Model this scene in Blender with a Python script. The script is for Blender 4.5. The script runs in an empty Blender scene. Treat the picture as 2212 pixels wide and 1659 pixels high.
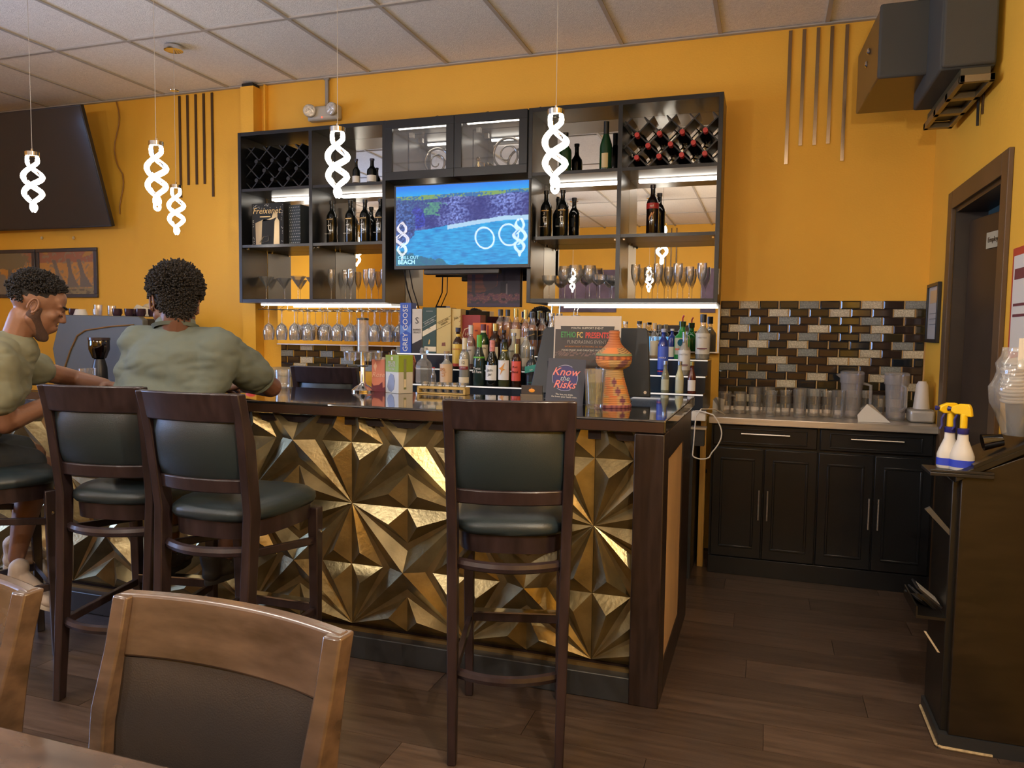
import bpy, math, random
from mathutils import Vector, Matrix, noise as mnoise
random.seed(7)
SC=bpy.context.scene; COL=SC.collection; PI=math.pi; R=math.radians
EXPO,LW,LR,LC,ELED,ELAMP,ETV=.2,190,54,24,6,23,.9   # exposure, window, room lamps, added ceiling fill, led tubes, ribbons, screen
# ---------------------------------------------------------------- camera
cam=bpy.data.cameras.new('camera'); co=bpy.data.objects.new('camera',cam); COL.objects.link(co); SC.camera=co
yw,pt,rl=-0.3231176,-0.0686379,0.0127201
fw=Vector((math.sin(yw)*math.cos(pt),math.cos(yw)*math.cos(pt),math.sin(pt)))
rt=Vector((math.cos(yw),-math.sin(yw),0)); up=rt.cross(fw)
r2=rt*math.cos(rl)+up*math.sin(rl); u2=up*math.cos(rl)-rt*math.sin(rl)
m=Matrix.Identity(4)
for i in range(3): m[i][0]=r2[i]; m[i][1]=u2[i]; m[i][2]=-fw[i]
m.translation=Vector((0,0,1.38)); co.matrix_world=m
cam.sensor_fit='HORIZONTAL'; cam.sensor_width=36; cam.lens=1637.6/2212*36; cam.clip_start=.05
# ---------------------------------------------------------------- world, exposure
w=bpy.data.worlds.new('world'); SC.world=w; w.use_nodes=True
w.node_tree.nodes['Background'].inputs[0].default_value=(.30,.42,.7,1); w.node_tree.nodes['Background'].inputs[1].default_value=.5
SC.view_settings.view_transform='Standard'; SC.view_settings.look='None'; SC.view_settings.exposure=EXPO; SC.view_settings.gamma=1; SC.view_settings.use_curve_mapping=False
SC.cycles.transparent_max_bounces=24; SC.cycles.max_bounces=10; SC.cycles.sample_clamp_indirect=4; SC.cycles.caustics_reflective=False; SC.cycles.caustics_refractive=False
def light(kind,name,loc,power,col,size=.2,rot=(0,0,0),sy=None,spread=None):
    l=bpy.data.lights.new(name,kind); l.energy=power; l.color=col
    if kind=='AREA':
        l.size=size
        if sy: l.shape='RECTANGLE'; l.size_y=sy
        if spread: l.spread=spread
    else: l.shadow_soft_size=size
    o=bpy.data.objects.new(name,l); COL.objects.link(o); o.location=loc; o.rotation_euler=rot; return o
WARM=(1,.91,.82); COOL=(.35,.55,1.0)
light('AREA','side_window_daylight',(-7.12,1.6,1.75),LW,COOL,2.4,(R(90),0,R(-90)),1.5)
for i,(x,y) in enumerate(((-1.55,-.55),(-2.62,-.55),(-5.35,-.55),(.30,1.0))): light('POINT','room_lamp_light',(x,y,2.13),LR*(1,1,1.4,1.9)[i],(WARM,WARM,WARM,(1,.84,.62))[i],.03)  # the last one is an added lamp, out of view, brightening the right wall
for i,(x,y,k) in enumerate(((.25,.6,.8),(-3.1,.9,1.0))): light('AREA','added_fill_light',(x,y,3.19),LC*k,WARM,.9,(0,0,0),.3)  # unseen fill lights, added under the ceiling to lift the room
# ---------------------------------------------------------------- materials
MATS={}
def nt(name):
    mt=bpy.data.materials.new(name); mt.use_nodes=True; t=mt.node_tree; b=t.nodes['Principled BSDF']; return mt,t,b
def M(name,col=(.5,.5,.5),rough=.5,metal=0,var=0,vs=8,bump=0,bs=60,emit=None,es=1,stretch=None,col2=None,spec=None,coat=0,rnd=0):
    if name in MATS: return MATS[name]
    mt,t,b=nt(name); N=t.nodes; L=t.links
    b.inputs['Base Color'].default_value=(*col,1); b.inputs['Roughness'].default_value=rough; b.inputs['Metallic'].default_value=metal
    if spec is not None: b.inputs['Specular IOR Level'].default_value=spec
    if coat: b.inputs['Coat Weight'].default_value=coat; b.inputs['Coat Roughness'].default_value=.08
    if emit: b.inputs['Emission Color'].default_value=(*emit,1); b.inputs['Emission Strength'].default_value=es
    if var or bump:
        tc=N.new('ShaderNodeTexCoord'); mp=N.new('ShaderNodeMapping'); L.new(tc.outputs['Object'],mp.inputs[0])
        if stretch: mp.inputs['Scale'].default_value=stretch
        src=mp.outputs[0]
        if rnd:
            oi=N.new('ShaderNodeObjectInfo'); ad=N.new('ShaderNodeVectorMath'); ad.operation='ADD'; sc=N.new('ShaderNodeVectorMath'); sc.operation='SCALE'; sc.inputs[3].default_value=50
            L.new(oi.outputs['Random'],sc.inputs[0]); L.new(src,ad.inputs[0]); L.new(sc.outputs[0],ad.inputs[1]); src=ad.outputs[0]
    if var:
        n=N.new('ShaderNodeTexNoise'); n.inputs['Scale'].default_value=vs; n.inputs['Detail'].default_value=5; L.new(src,n.inputs[0])
        mr=N.new('ShaderNodeMapRange'); mr.inputs[1].default_value=.3; mr.inputs[2].default_value=.7; L.new(n.outputs[0],mr.inputs[0])
        mx=N.new('ShaderNodeMix'); mx.data_type='RGBA'; L.new(mr.outputs[0],mx.inputs[0])
        c2=col2 or tuple(min(1,c*(1+var)) for c in col)
        mx.inputs[6].default_value=(*[c*(1-var) for c in col],1) if not col2 else (*col,1); mx.inputs[7].default_value=(*c2,1)
        out=mx.outputs[2]
        if rnd:
            hs=N.new('ShaderNodeHueSaturation'); mr2=N.new('ShaderNodeMapRange'); mr2.inputs[3].default_value=1-rnd; mr2.inputs[4].default_value=1+rnd
            L.new(oi.outputs['Random'],mr2.inputs[0]); L.new(mr2.outputs[0],hs.inputs['Value']); L.new(out,hs.inputs['Color']); out=hs.outputs[0]
        L.new(out,b.inputs['Base Color'])
    if bump:
        n2=N.new('ShaderNodeTexNoise'); n2.inputs['Scale'].default_value=bs; n2.inputs['Detail'].default_value=4; L.new(src,n2.inputs[0])
        bp=N.new('ShaderNodeBump'); bp.inputs['Strength'].default_value=bump; bp.inputs['Distance'].default_value=.01; L.new(n2.outputs[0],bp.inputs['Height']); L.new(bp.outputs[0],b.inputs['Normal'])
    MATS[name]=mt; return mt
def GL(name,tint=(1,1,1),rough=.02,base=.06,frost=0,fk=.5):
    if name in MATS: return MATS[name]
    mt,t,b=nt(name); N=t.nodes; L=t.links; N.remove(b); o=N['Material Output']
    tr=N.new('ShaderNodeBsdfTransparent'); tr.inputs[0].default_value=(*tint,1); gl=N.new('ShaderNodeBsdfGlossy'); gl.inputs['Roughness'].default_value=rough
    fr=N.new('ShaderNodeLayerWeight'); fr.inputs[0].default_value=.32; mm=N.new('ShaderNodeMath'); mm.operation='MULTIPLY_ADD'; mm.inputs[1].default_value=fk; mm.inputs[2].default_value=base; mm.use_clamp=True
    L.new(fr.outputs['Fresnel'],mm.inputs[0]); mx=N.new('ShaderNodeMixShader'); L.new(mm.outputs[0],mx.inputs[0]); L.new(tr.outputs[0],mx.inputs[1]); L.new(gl.outputs[0],mx.inputs[2])
    last=mx.outputs[0]
    if frost:
        df=N.new('ShaderNodeBsdfDiffuse'); df.inputs[0].default_value=(.75,.75,.72,1); m2=N.new('ShaderNodeMixShader'); m2.inputs[0].default_value=frost; L.new(last,m2.inputs[1]); L.new(df.outputs[0],m2.inputs[2]); last=m2.outputs[0]
    L.new(last,o.inputs[0]); MATS[name]=mt; return mt
def PAINT(name,rough=.4,emit=0):
    if name in MATS: return MATS[name]
    mt,t,b=nt(name); a=t.nodes.new('ShaderNodeVertexColor'); a.layer_name='paint'
    if emit:
        b.inputs['Base Color'].default_value=(.01,.01,.01,1); t.links.new(a.outputs[0],b.inputs['Emission Color']); b.inputs['Emission Strength'].default_value=emit
    else: t.links.new(a.outputs[0],b.inputs['Base Color'])
    b.inputs['Roughness'].default_value=rough; MATS[name]=mt; return mt
ORANGE=M('orange wall paint',(.83,.45,.045),.62,var=.05,vs=1.3,bump=.12,bs=90)
CEIL=M('acoustic tile',(.84,.80,.74),.9,var=.08,vs=60,bump=.5,bs=160)
GRID=M('grid metal',(.42,.39,.35),.5)
PLANK=M('floor plank wood',(.050,.032,.023),.30,var=.5,vs=3,bump=.08,bs=20,stretch=(1.2,14,1),col2=(.10,.066,.048),rnd=.28)
BLACKW=M('black lacquer',(.009,.010,.012),.30,var=.2,vs=4)
BLACKM=M('black matte board',(.022,.024,.027),.45)
DKWOOD=M('dark stained wood',(.035,.016,.012),.36,var=.45,vs=5,stretch=(1,1,9),bump=.05,bs=30)
STOOLW=M('mahogany stain',(.024,.0145,.016),.34,var=.4,vs=6,stretch=(6,6,1),coat=.15)
CHAIRW=M('walnut gloss wood',(.050,.033,.023),.26,var=.5,vs=4,stretch=(1.5,4,6),coat=.5,col2=(.14,.092,.064))
VINYL=M('dark green grey vinyl',(.018,.028,.033),.36,bump=.12,bs=420)
GOLD=M('aged gold relief',(.30,.237,.12),.30,.85,var=.3,vs=9,bump=.12,bs=60)
TRIMG=M('gold trim',(.3,.2,.08),.35,.8)
CHROME=M('chrome',(.75,.74,.72),.12,1)
STEEL=M('brushed steel',(.72,.68,.62),.34,.85,var=.12,vs=12,stretch=(.4,6,6))
MIRROR=M('mirror',(.80,.80,.78),.0,1)
GLASS=GL('clear glass',(1,1,1),.02,.05,.06); PANE=GL('window glass',(1,1,1),.01,.02,0,.8); BGLASS=GL('bright glass',(1,1,1),.03,.14,.09)
PLASTIC=GL('cloudy plastic',(.95,.92,.93),.2,.05,.18); FILM=GL('plastic film',(.97,.97,.97),.12,.1,.22)
WHITE=M('white paper',(.75,.72,.66),.6); CREAM=M('cream paper',(.72,.62,.42),.55)
LED=M('led tube',(1,1,1),.4,emit=(1,.93,.82),es=ELED); LAMP=M('glowing lamp ribbon',(1,1,1),.4,emit=(1,.92,.78),es=ELAMP)
BLK=M('black plastic',(.012,.012,.014),.35); RUB=M('dark rubber',(.02,.02,.02),.7)
def C(name,col,rough=.45,**k): return M(name,col,rough,**k)
# ---------------------------------------------------------------- mesh helper
class MB:
    def __init__(s): s.v=[]; s.f=[]; s.m=[]
    def add(s,vs,fs,mi=0):
        n=len(s.v); s.v+= [tuple(v) for v in vs]; s.f+=[tuple(i+n for i in f) for f in fs]; s.m+=[mi]*len(fs); return s
    def box(s,x0,x1,y0,y1,z0,z1,mi=0):
        return s.add([(x,y,z) for x in (x0,x1) for y in (y0,y1) for z in (z0,z1)],[(0,1,3,2),(4,6,7,5),(0,4,5,1),(2,3,7,6),(0,2,6,4),(1,5,7,3)],mi)
    def rings(s,rs,mi=0,cap=True,close=False):
        n=len(rs[0]); vs=[p for r in rs for p in r]; fs=[]; ms=[]
        k=len(rs)
        for i in range(k if close else k-1):
            a=i*n; b=((i+1)%k)*n
            for j in range(n): fs.append((a+j,a+(j+1)%n,b+(j+1)%n,b+j)); ms.append(mi[i] if isinstance(mi,list) else mi)
        if cap and not close: fs.append(tuple(range(n))[::-1]); fs.append(tuple(range((k-1)*n,k*n))); ms+=[ms[0],ms[-1]]
        q=len(s.v); s.v+=[tuple(v) for v in vs]; s.f+=[tuple(i+q for i in f) for f in fs]; s.m+=ms; return s
    def lathe(s,prof,seg=20,c=(0,0,0),mi=0,sx=1,sy=1,ax='z'):
        rs=[]
        for r,z in prof:
            r=max(r,.0002); ring=[]
            for j in range(seg):
                a=2*PI*j/seg; p=(r*math.cos(a)*sx,r*math.sin(a)*sy,z)
                if ax=='y': p=(p[0],z,p[1])
                if ax=='x': p=(z,p[0],p[1])
                ring.append((c[0]+p[0],c[1]+p[1],c[2]+p[2]))
            rs.append(ring)
        return s.rings(rs,mi)
    def tube(s,pts,r,sec=8,mi=0,cap=True,flat=1,close=False):
        P=[Vector(p) for p in pts]; rs=[]; prev=None
        for i,p in enumerate(P):
            if close: d=(P[(i+1)%len(P)]-P[i-1])
            else: d=(P[min(i+1,len(P)-1)]-P[max(i-1,0)])
            d.normalize()
            a=Vector((0,0,1)) if abs(d.z)<.95 else Vector((0,1,0))
            if prev is not None: a=prev
            x=d.cross(a); 
            if x.length<1e-6: x=d.cross(Vector((1,0,0)))
            x.normalize(); y=x.cross(d).normalized(); prev=y
            rr=r[i] if isinstance(r,(list,tuple)) else r
            rs.append([p+x*math.cos(2*PI*j/sec)*rr+y*math.sin(2*PI*j/sec)*rr*flat for j in range(sec)])
        return s.rings(rs,mi,cap,close)
    def bar(s,a,b,w,h,upv=(0,0,1),mi=0,w2=None,h2=None):
        a=Vector(a);b=Vector(b);d=(b-a).normalized();u=Vector(upv);x=d.cross(u).normalized();y=x.cross(d)
        w2=w2 or w; h2=h2 or h
        q=lambda p,w,h:[p+x*w/2+y*h/2,p-x*w/2+y*h/2,p-x*w/2-y*h/2,p+x*w/2-y*h/2]
        return s.rings([q(a,w,h),q(b,w2,h2)],mi)
    def prism(s,poly,t0,t1,plane='xz',mi=0):
        f={'xz':lambda p,t:(p[0],t,p[1]),'yz':lambda p,t:(t,p[0],p[1]),'xy':lambda p,t:(p[0],p[1],t)}[plane]
        return s.rings([[f(p,t0) for p in poly],[f(p,t1) for p in poly]],mi)
    def ell(s,c,r,seg=14,rot=None,mi=0):
        rs=[]; n=seg//2+1
        for i in range(n+1):
            a=PI*i/n; z=-math.cos(a); q=max(math.sin(a),.01)
            ring=[]
            for j in range(seg):
                p=Vector((q*math.cos(2*PI*j/seg)*r[0],q*math.sin(2*PI*j/seg)*r[1],z*r[2]))
                if rot: p=rot@p
                ring.append(p+Vector(c))
            rs.append(ring)
        return s.rings(rs,mi)
    def cap(s,a,b,ra,rb,seg=12):
        a=Vector(a);b=Vector(b);d=(b-a); L=d.length; q=d.to_track_quat('Z','Y').to_matrix(); rs=[]
        for i in range(5):
            t=-PI/2+PI/2*i/4; rs.append([a+q@Vector((ra*max(math.cos(t),.02)*math.cos(2*PI*j/seg),ra*max(math.cos(t),.02)*math.sin(2*PI*j/seg),ra*math.sin(t))) for j in range(seg)])
        for i in range(5):
            t=PI/2*i/4; rs.append([b+q@Vector((rb*max(math.cos(t),.02)*math.cos(2*PI*j/seg),rb*max(math.cos(t),.02)*math.sin(2*PI*j/seg),rb*math.sin(t))) for j in range(seg)])
        return s.rings(rs,0)
    def mesh(s,name,mats,smooth=35):
        me=bpy.data.meshes.new(name); me.from_pydata(s.v,[],s.f)
        for x in (mats if isinstance(mats,(list,tuple)) else [mats]): me.materials.append(x)
        if any(s.m): me.polygons.foreach_set('material_index',s.m)
        if smooth: me.shade_smooth(); me.set_sharp_from_angle(angle=R(smooth))
        me.update(); return me
    def build(s,name,mats,parent=None,smooth=35,bevel=0,loc=None,rot=None,seg=2):
        o=bpy.data.objects.new(name,s.mesh(name,mats,smooth)); COL.objects.link(o)
        if parent is not None: o.parent=parent
        if loc: o.location=loc
        if rot: o.rotation_euler=rot
        if bevel:
            b=o.modifiers.new('b','BEVEL'); b.width=bevel; b.segments=seg; b.limit_method='ANGLE'; b.angle_limit=R(40)
        return o
def tag(o,label=None,cat=None,group=None,kind=None):
    for k,v in (('label',label),('category',cat),('group',group),('kind',kind)):
        if v: o[k]=v
    return o
def thing(name,label,cat,loc=(0,0,0),rz=0,group=None,rot=None):
    o=bpy.data.objects.new(name,None); COL.objects.link(o); o.empty_display_size=.05; o.location=loc; o.rotation_euler=rot or (0,0,rz); return tag(o,label,cat,group)
def copy_tree(o,parent=None):
    c=o.copy(); COL.objects.link(c); c.parent=parent
    for ch in [x for x in KIDS.get(o.name,())]: copy_tree(ch,c)
    return c
KIDS={}
def index():
    KIDS.clear()
    for x in bpy.data.objects:
        if x.parent: KIDS.setdefault(x.parent.name,[]).append(x)
def place(src,label,loc,rz=0,group=None,scale=None):
    c=copy_tree(src); c['label']=label; c.location=loc; c.rotation_euler=(0,0,rz)
    if group: c['group']=group
    if scale: c.scale=scale
    return c
TX={}
def text(s,size,mat,parent,loc,rot=(PI/2,0,0),align='CENTER',ext=.0004,shear=0,name='lettering',bold=0,sx=1):
    cu=bpy.data.curves.new('t','FONT'); cu.body=s; cu.size=size; cu.align_x=align; cu.align_y='CENTER'; cu.extrude=ext; cu.shear=shear; cu.offset=bold; cu.resolution_u=2
    t=bpy.data.objects.new('t',cu); COL.objects.link(t); dg=bpy.context.evaluated_depsgraph_get(); me=bpy.data.meshes.new_from_object(t.evaluated_get(dg)); bpy.data.objects.remove(t); bpy.data.curves.remove(cu)
    me.materials.clear(); me.materials.append(mat); o=bpy.data.objects.new(name,me); COL.objects.link(o); o.parent=parent; o.location=loc; o.rotation_euler=rot; o.scale=(sx,1,1); return o
def painted(name,w,h,nx,ny,fn,mat,parent=None,loc=(0,0,0),rot=(0,0,0)):
    vs=[(w*i/nx,0,h*j/ny) for j in range(ny+1) for i in range(nx+1)]
    fs=[(j*(nx+1)+i,j*(nx+1)+i+1,(j+1)*(nx+1)+i+1,(j+1)*(nx+1)+i) for j in range(ny) for i in range(nx)]
    me=bpy.data.meshes.new(name); me.from_pydata(vs,[],fs); ca=me.color_attributes.new('paint','FLOAT_COLOR','POINT'); dat=[]
    for j in range(ny+1):
        for i in range(nx+1): dat+=list(fn(i/nx,j/ny))+[1]
    ca.data.foreach_set('color',dat); me.materials.append(mat); o=bpy.data.objects.new(name,me); COL.objects.link(o); o.parent=parent; o.location=loc; o.rotation_euler=rot; return o
ORD=['leftmost','second from the left','third from the left','fourth from the left','fifth from the left','sixth from the left','seventh from the left','eighth from the left','ninth from the left','tenth from the left','eleventh from the left','twelfth from the left','thirteenth from the left']
def od(i,n): return 'rightmost' if i==n-1 else ORD[i]
def nz(x,y,z=0): return mnoise.noise(Vector((x,y,z)))
# ================================================================ SETTING
WX=.885; CZ=3.235; LX=-7.0; FY=-3.5
def struct(o): o['kind']='structure'; return o
fl=struct(MB().box(LX-.1,WX+.9,FY-.1,5.1,-.1,-.006).build('floor',M('dark subfloor',(.03,.018,.012),.5)))
pm=MB().box(.0,1.218,0,.178,-.006,0).mesh('plank',PLANK)
def plank(x,y,L=1.218):
    o=bpy.data.objects.new('plank',pm); COL.objects.link(o); o.parent=fl; o.location=(x,y,0); o.scale=(L/1.218,1,1)
for r in range(33):
    y=-.84+r*.18; first=(r*.43)%1.22
    if y+.18>5: break
    x=WX-max(first,.12)
    plank(x,y,max(first,.12)-.002)
    while x>-5.3: x-=1.22; plank(x,y)
ce=struct(MB().box(LX-.1,WX+.1,FY-.1,5.1,CZ+.03,CZ+.12).build('ceiling',CEIL))
tm=MB().box(.01,.602,.01,1.21,CZ+.004,CZ+.028).mesh('ceiling_tile',CEIL)
gx=[.275-.612*k for k in range(-1,12)]; gy=[5.22-1.22*k for k in range(8)]
for i in range(len(gx)-1):
    for j in range(len(gy)-1):
        o=bpy.data.objects.new('ceiling_tile',tm); COL.objects.link(o); o.parent=ce; o.location=(gx[i+1],gy[j+1],0)
        if j==0: o.scale=(1,.81,1); o.location.y=gy[1]+.0
for x in gx[1:]:
    MB().box(x-.012,x+.012,FY,4.995,CZ-.004,CZ+.03).build('grid_bar',GRID,ce,0)
for y in gy[1:]:
    MB().box(LX,WX-.002,y-.012,y+.012,CZ-.0045,CZ+.03).build('grid_bar',GRID,ce,0)
struct(MB().box(WX-.03,WX-.001,FY,4.999,CZ-.012,CZ+.0).build('trim_1',GRID,None,0)); struct(MB().box(LX,WX-.03,4.97,4.999,CZ-.010,CZ).build('trim_2',GRID,None,0))
wb=struct(MB().box(LX-.1,WX+.1,5.0,5.1,-.1,CZ+.1).build('wall_back',ORANGE))
# right wall with doorway y 3.54..4.40, z<2.03
DY0,DY1,DZ=3.54,4.40,2.03
MBr=MB().box(WX,WX+.14,FY-.1,DY0,-.1,CZ+.1).box(WX,WX+.14,DY1,5.1,-.1,CZ+.1).box(WX,WX+.14,DY0,DY1,DZ,CZ+.1)
wr=struct(MBr.build('wall_right',ORANGE))
struct(MB().box(LX-.1,LX,FY-.1,.45,-.1,CZ+.1).box(LX-.1,LX,2.85,5.1,-.1,CZ+.1).box(LX-.1,LX,.45,2.85,-.1,.9).box(LX-.1,LX,.45,2.85,2.55,CZ+.1).build('wall_left',ORANGE))
struct(MB().box(LX-.1,WX+.1,FY-.1,FY,-.1,CZ+.1).build('wall_front',ORANGE))
FR=M('window frame paint',(.1,.08,.07),.5)
f=MB()
for a in ((.45,.5,.9,2.55),(2.8,2.85,.9,2.55),(.5,2.8,.9,.95),(.5,2.8,2.5,2.55),(1.63,1.67,.95,2.5)): f.box(LX-.09,LX-.03,a[0],a[1],a[2],a[3])
w2=struct(f.build('window_1',FR)); MB().box(LX-.062,LX-.058,.5,2.8,.95,2.5).build('pane',PANE,w2)
# pilaster on the back wall
struct(MB().box(-3.835,-3.72,4.90,5.0,0,3.2).build('trim_3',ORANGE)); struct(MB().box(-3.672,-3.66,4.96,5.0,2.8,3.22).build('trim_4',ORANGE))
MB().box(-3.83,-3.73,4.91,4.99,3.2,3.226).build('gap_shim',BLK,bpy.data.objects['trim_3'])
# door: casing, jamb, leaf
DBR=M('dark brown door paint',(.040,.025,.015),.42,var=.2,vs=5); 
d1=struct(MB().box(WX-.02,WX,DY0-.09,DY0,0,DZ+.09).box(WX-.02,WX,DY1,DY1+.09,0,DZ+.09).box(WX-.02,WX,DY0-.0,DY1+.0,DZ,DZ+.09).build('trim_5',M('door casing brown',(.09,.05,.022),.45,var=.15,vs=4),None,0,.003))
struct(MB().box(WX,WX+.14,DY0,DY0+.02,0,DZ).box(WX,WX+.14,DY1-.02,DY1,0,DZ).box(WX,WX+.14,DY0+.02,DY1-.02,DZ-.02,DZ).build('trim_6',DBR))
dl=struct(MB().box(0,.80,-.02,.02,0.008,1.962).build('door_1',DBR,None,35,.002)); dl.location=(WX+.075,DY1-.045,0); dl.rotation_euler=(0,0,R(-80))
MB().lathe([(.028,0),(.028,.01),(.012,.02),(.011,.055)],14,ax='y').tube([(0,.052,0),(-.03,.056,0),(-.11,.05,.0)],.009,8).build('door_handle',M('brass gold',(.8,.6,.25),.2,1),dl,loc=(.73,-.078,1.0),rot=(0,0,0))
sg=MB().box(.20,.46,-.026,-.0205,1.80,1.875).build('door_sign',M('sign board',(.45,.42,.3),.5),dl)
text('Employees Only',.034,BLK,dl,(.33,-.028,1.838))
# passage behind the door
struct(MB().box(WX+.14,2.2,5.1,5.2,0,2.6).box(WX+.14,2.2,2.6,2.7,0,2.6).box(2.2,2.3,2.6,5.2,0,1.9).box(2.2,2.3,2.6,5.2,2.4,2.6).box(WX+.14,2.3,2.6,5.2,2.6,2.7).box(WX+.14,2.3,2.6,5.2,-.1,-.0).build('wall_passage',M('passage grey paint',(.2,.2,.2),.6)))
struct(MB().box(2.22,2.24,2.7,5.1,1.9,2.4).build('window_3',M('daylit pane',(.3,.5,.8),.5,emit=(.25,.55,1),es=1.5)))
# ---- tiles
TD=[M('tile dark glass %s'%k,c,.08,coat=.3) for k,c in (('brown',(.035,.024,.02)),('olive',(.040,.032,.016)),('blue black',(.012,.016,.022)))]
TL=[M('tile foil %s'%k,c,.22,.45,var=.35,vs=130,bump=.5,bs=260) for k,c in (('cream',(.55,.50,.38)),('silver',(.26,.28,.27)),('pale',(.62,.56,.42)))]
TP,TH=.1168,.0487
tms={}
def tmesh(L,mi):
    k=(round(L,3),mi)
    if k not in tms:
        mt=(TD+TL)[mi]; W=L-.008; e=.006 if mi<3 else .002
        b=MB().rings([[(0,0,.0003),(W,0,.0003),(W,0,TH-.0004),(0,0,TH-.0004)],[(0,-.004,.0003),(W,-.004,.0003),(W,-.004,TH-.0004),(0,-.004,TH-.0004)],[(e,-.008,.001+e),(W-e,-.008,.001+e),(W-e,-.008,TH-.001-e),(e,-.008,TH-.001-e)]])
        tms[k]=b.mesh('tile',mt,0)
    return tms[k]
pat=["d1ddsd d1ds","1dd1ddd1dd1","d s ds","",""]
LIGHTS={0:{1:3,4:4,7:5,9:4},1:{0:3,3:5,6:3,9:5},2:{1:4,3:4,7:4},3:{1:3,5:5,8:5},4:{2:4,4:4,7:4,10:3},5:{0:3,2:5,4:3,9:4},6:{1:4,4:4,7:3,9:5},7:{3:3,6:5,7:5},8:{0:4,3:4,8:4},9:{2:4,5:3,8:3},10:{3:5,9:3},11:{5:4,7:4},12:{1:3,8:5}}
def tiles(x0,x1,ztop,zbot,shift,lights,par,y=5.0):
    r=0; z=ztop-TH
    while z>zbot-.02:
        x=x0 if (r+shift)%2==0 else x0-TP/2; c=0
        while x<x1-.012:
            a=max(x,x0); b=min(x+TP,x1); mi=lights(r,c)
            if mi is None: mi=[0,1,2,0][int(abs(nz(r*3.3+.5,c*2.7+.2))*97)%4]
            o=bpy.data.objects.new('tile',tmesh(b-a,mi)); COL.objects.link(o); o.parent=par; o.location=(a,y,z); x+=TP; c+=1
        z-=TH; r+=1
MB().box(-.275,.885,4.9995,5.001,.92,1.592).build('grout',M('orange grey grout',(.55,.36,.16),.7),wb)
tiles(-.283,.884,1.592,.93,0,lambda r,c: LIGHTS.get(r,{}).get(c),wb,4.9995)
tiles(-3.56,-2.35,1.268,1.09,1,lambda r,c: {0:{2:3,5:5,9:3},1:{0:4,3:4,8:4},2:{2:5,5:4,8:3},3:{1:3,6:4}}.get(r,{}).get(c),wb,4.9995)
# reflected decor on the front wall
# ================================================================ MIRROR, SHELF UNITS
MY=4.95
mr_=tag(MB().box(-3.642,-.296,MY,MY+.012,1.5672,2.77).box(-3.556,-.296,MY,MY+.012,1.27,1.567).build('wall_mirror',MIRROR,None,0),'wide mirror covering the wall behind and below the black bar shelves','mirror')
MB().box(-.296,-.284,MY-.02,MY+.012,1.27,1.565).build('edge_trim',WHITE,mr_); MB().box(-3.556,-.284,MY-.012,MY+.012,1.262,1.27).build('edge_trim',STEEL,mr_)
FYs=4.65; T=.026
def unit(x0,x1,xm,label,shelves=(1.985,2.385)):
    u=thing('wall_shelf_unit',label,'shelf unit',(x0,FYs,1.567),0,'black open shelf units on the mirror wall')
    W=x1-x0; D=MY-FYs-.002; H=2.785-1.567
    for a in (0,W-T): MB().box(a,a+T,0,D,0,H).build('side_panel',BLACKW,u,35,.0015)
    MB().box(T,W-T,.001,D,0,T).build('bottom_board',BLACKW,u); MB().box(T,W-T,.001,D,H-T,H).build('top_board',BLACKW,u)
    MB().box(xm-x0-T/2,xm-x0+T/2,.0005,D,T,H-T).build('divider_panel',BLACKW,u)
    for a,b in ((T,xm-x0-T/2),(xm-x0+T/2,W-T)):
        for k,z in enumerate(shelves):
            s=MB().box(a,b,.004,D,z-1.567-.02,z-1.567).build('shelf_board',BLACKW,u)
            for px_,py_ in ((a+.015,.05),(b-.015,.05),(a+.015,D-.03),(b-.015,D-.03)):
                if k==0: MB().box(px_-.006,px_+.006,py_-.008,py_+.008,z-1.567-.032,z-1.567-.02).build('shelf_pin',CHROME,s)
        z=shelves[1]-1.567
        MB().box(a+.06,b-.004,D-.022,D-.006,z-.040,z-.024).build('led_tube',LED,u)
        MB().box(a+.06,b-.004,D-.03,D,z-.024,z-.020).build('led_channel',STEEL,u)
    MB().box(.12,W-.012,.09,.106,-.016,-.005).build('led_tube',LED,u); MB().box(.12,W-.012,.085,.112,-.005,0).build('led_channel',STEEL,u)
    return u
U1=unit(-3.668,-2.475,-3.062,'black open shelf unit left of the screen with martini glasses and flutes')
U2=unit(-1.468,-.284,-.885,'black open shelf unit right of the screen with rack of red capped bottles')
MB().box(-.001,.004,.02,.05,.05,.2).build('label_plate',WHITE,U2,loc=(1.184,0,0))
# middle cabinet with two glass doors
mc=thing('glass_door_cabinet','black wall cabinet with two glass doors above the lit screen','cabinet',(-2.473,4.66,2.385))
W=1.003; D=.28; H=.395
for a in (0,W-.02,W/2-.01): MB().box(a,a+.02,0,D,0,H).build('side_panel',BLACKW,mc)
MB().box(.02,W-.02,0,D,0,.02).build('bottom_board',BLACKW,mc); MB().box(.02,W-.02,0,D,H-.02,H).build('top_board',BLACKW,mc)
for k,a in enumerate((.002,W/2+.001)):
    w=W/2-.004; d=MB().box(a,a+w,-.022,-.002,0,.055).box(a,a+w,-.022,-.002,H-.055,H).box(a,a+.05,-.022,-.002,.055,H-.055).box(a+w-.055,a+w,-.022,-.002,.055,H-.055).build('door',BLACKW,mc,35,.001)
    MB().box(a+.05,a+w-.055,-.014,-.010,.055,H-.055).build('glass_pane',GLASS,d)
    MB().box(a+.06,a+w-.06,.05,.066,H-.045,H-.03).build('led_tube',LED,mc)
    for q in (a+.08,a+w-.08): MB().box(q-.015,q+.015,.2,.23,H-.06,H-.03).build('bracket_clip',STEEL,mc)
cb=MB()
for k in range(3):
    x=.27+.36*k; cb.tube([(x,.1,.395),(x+.02,.09,.42),(x+.06,.1,.435),(x+.09,.1,.41),(x+.05,.12,.397)],.0018,5)
cb.build('loose_wire',BLK,mc)
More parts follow.
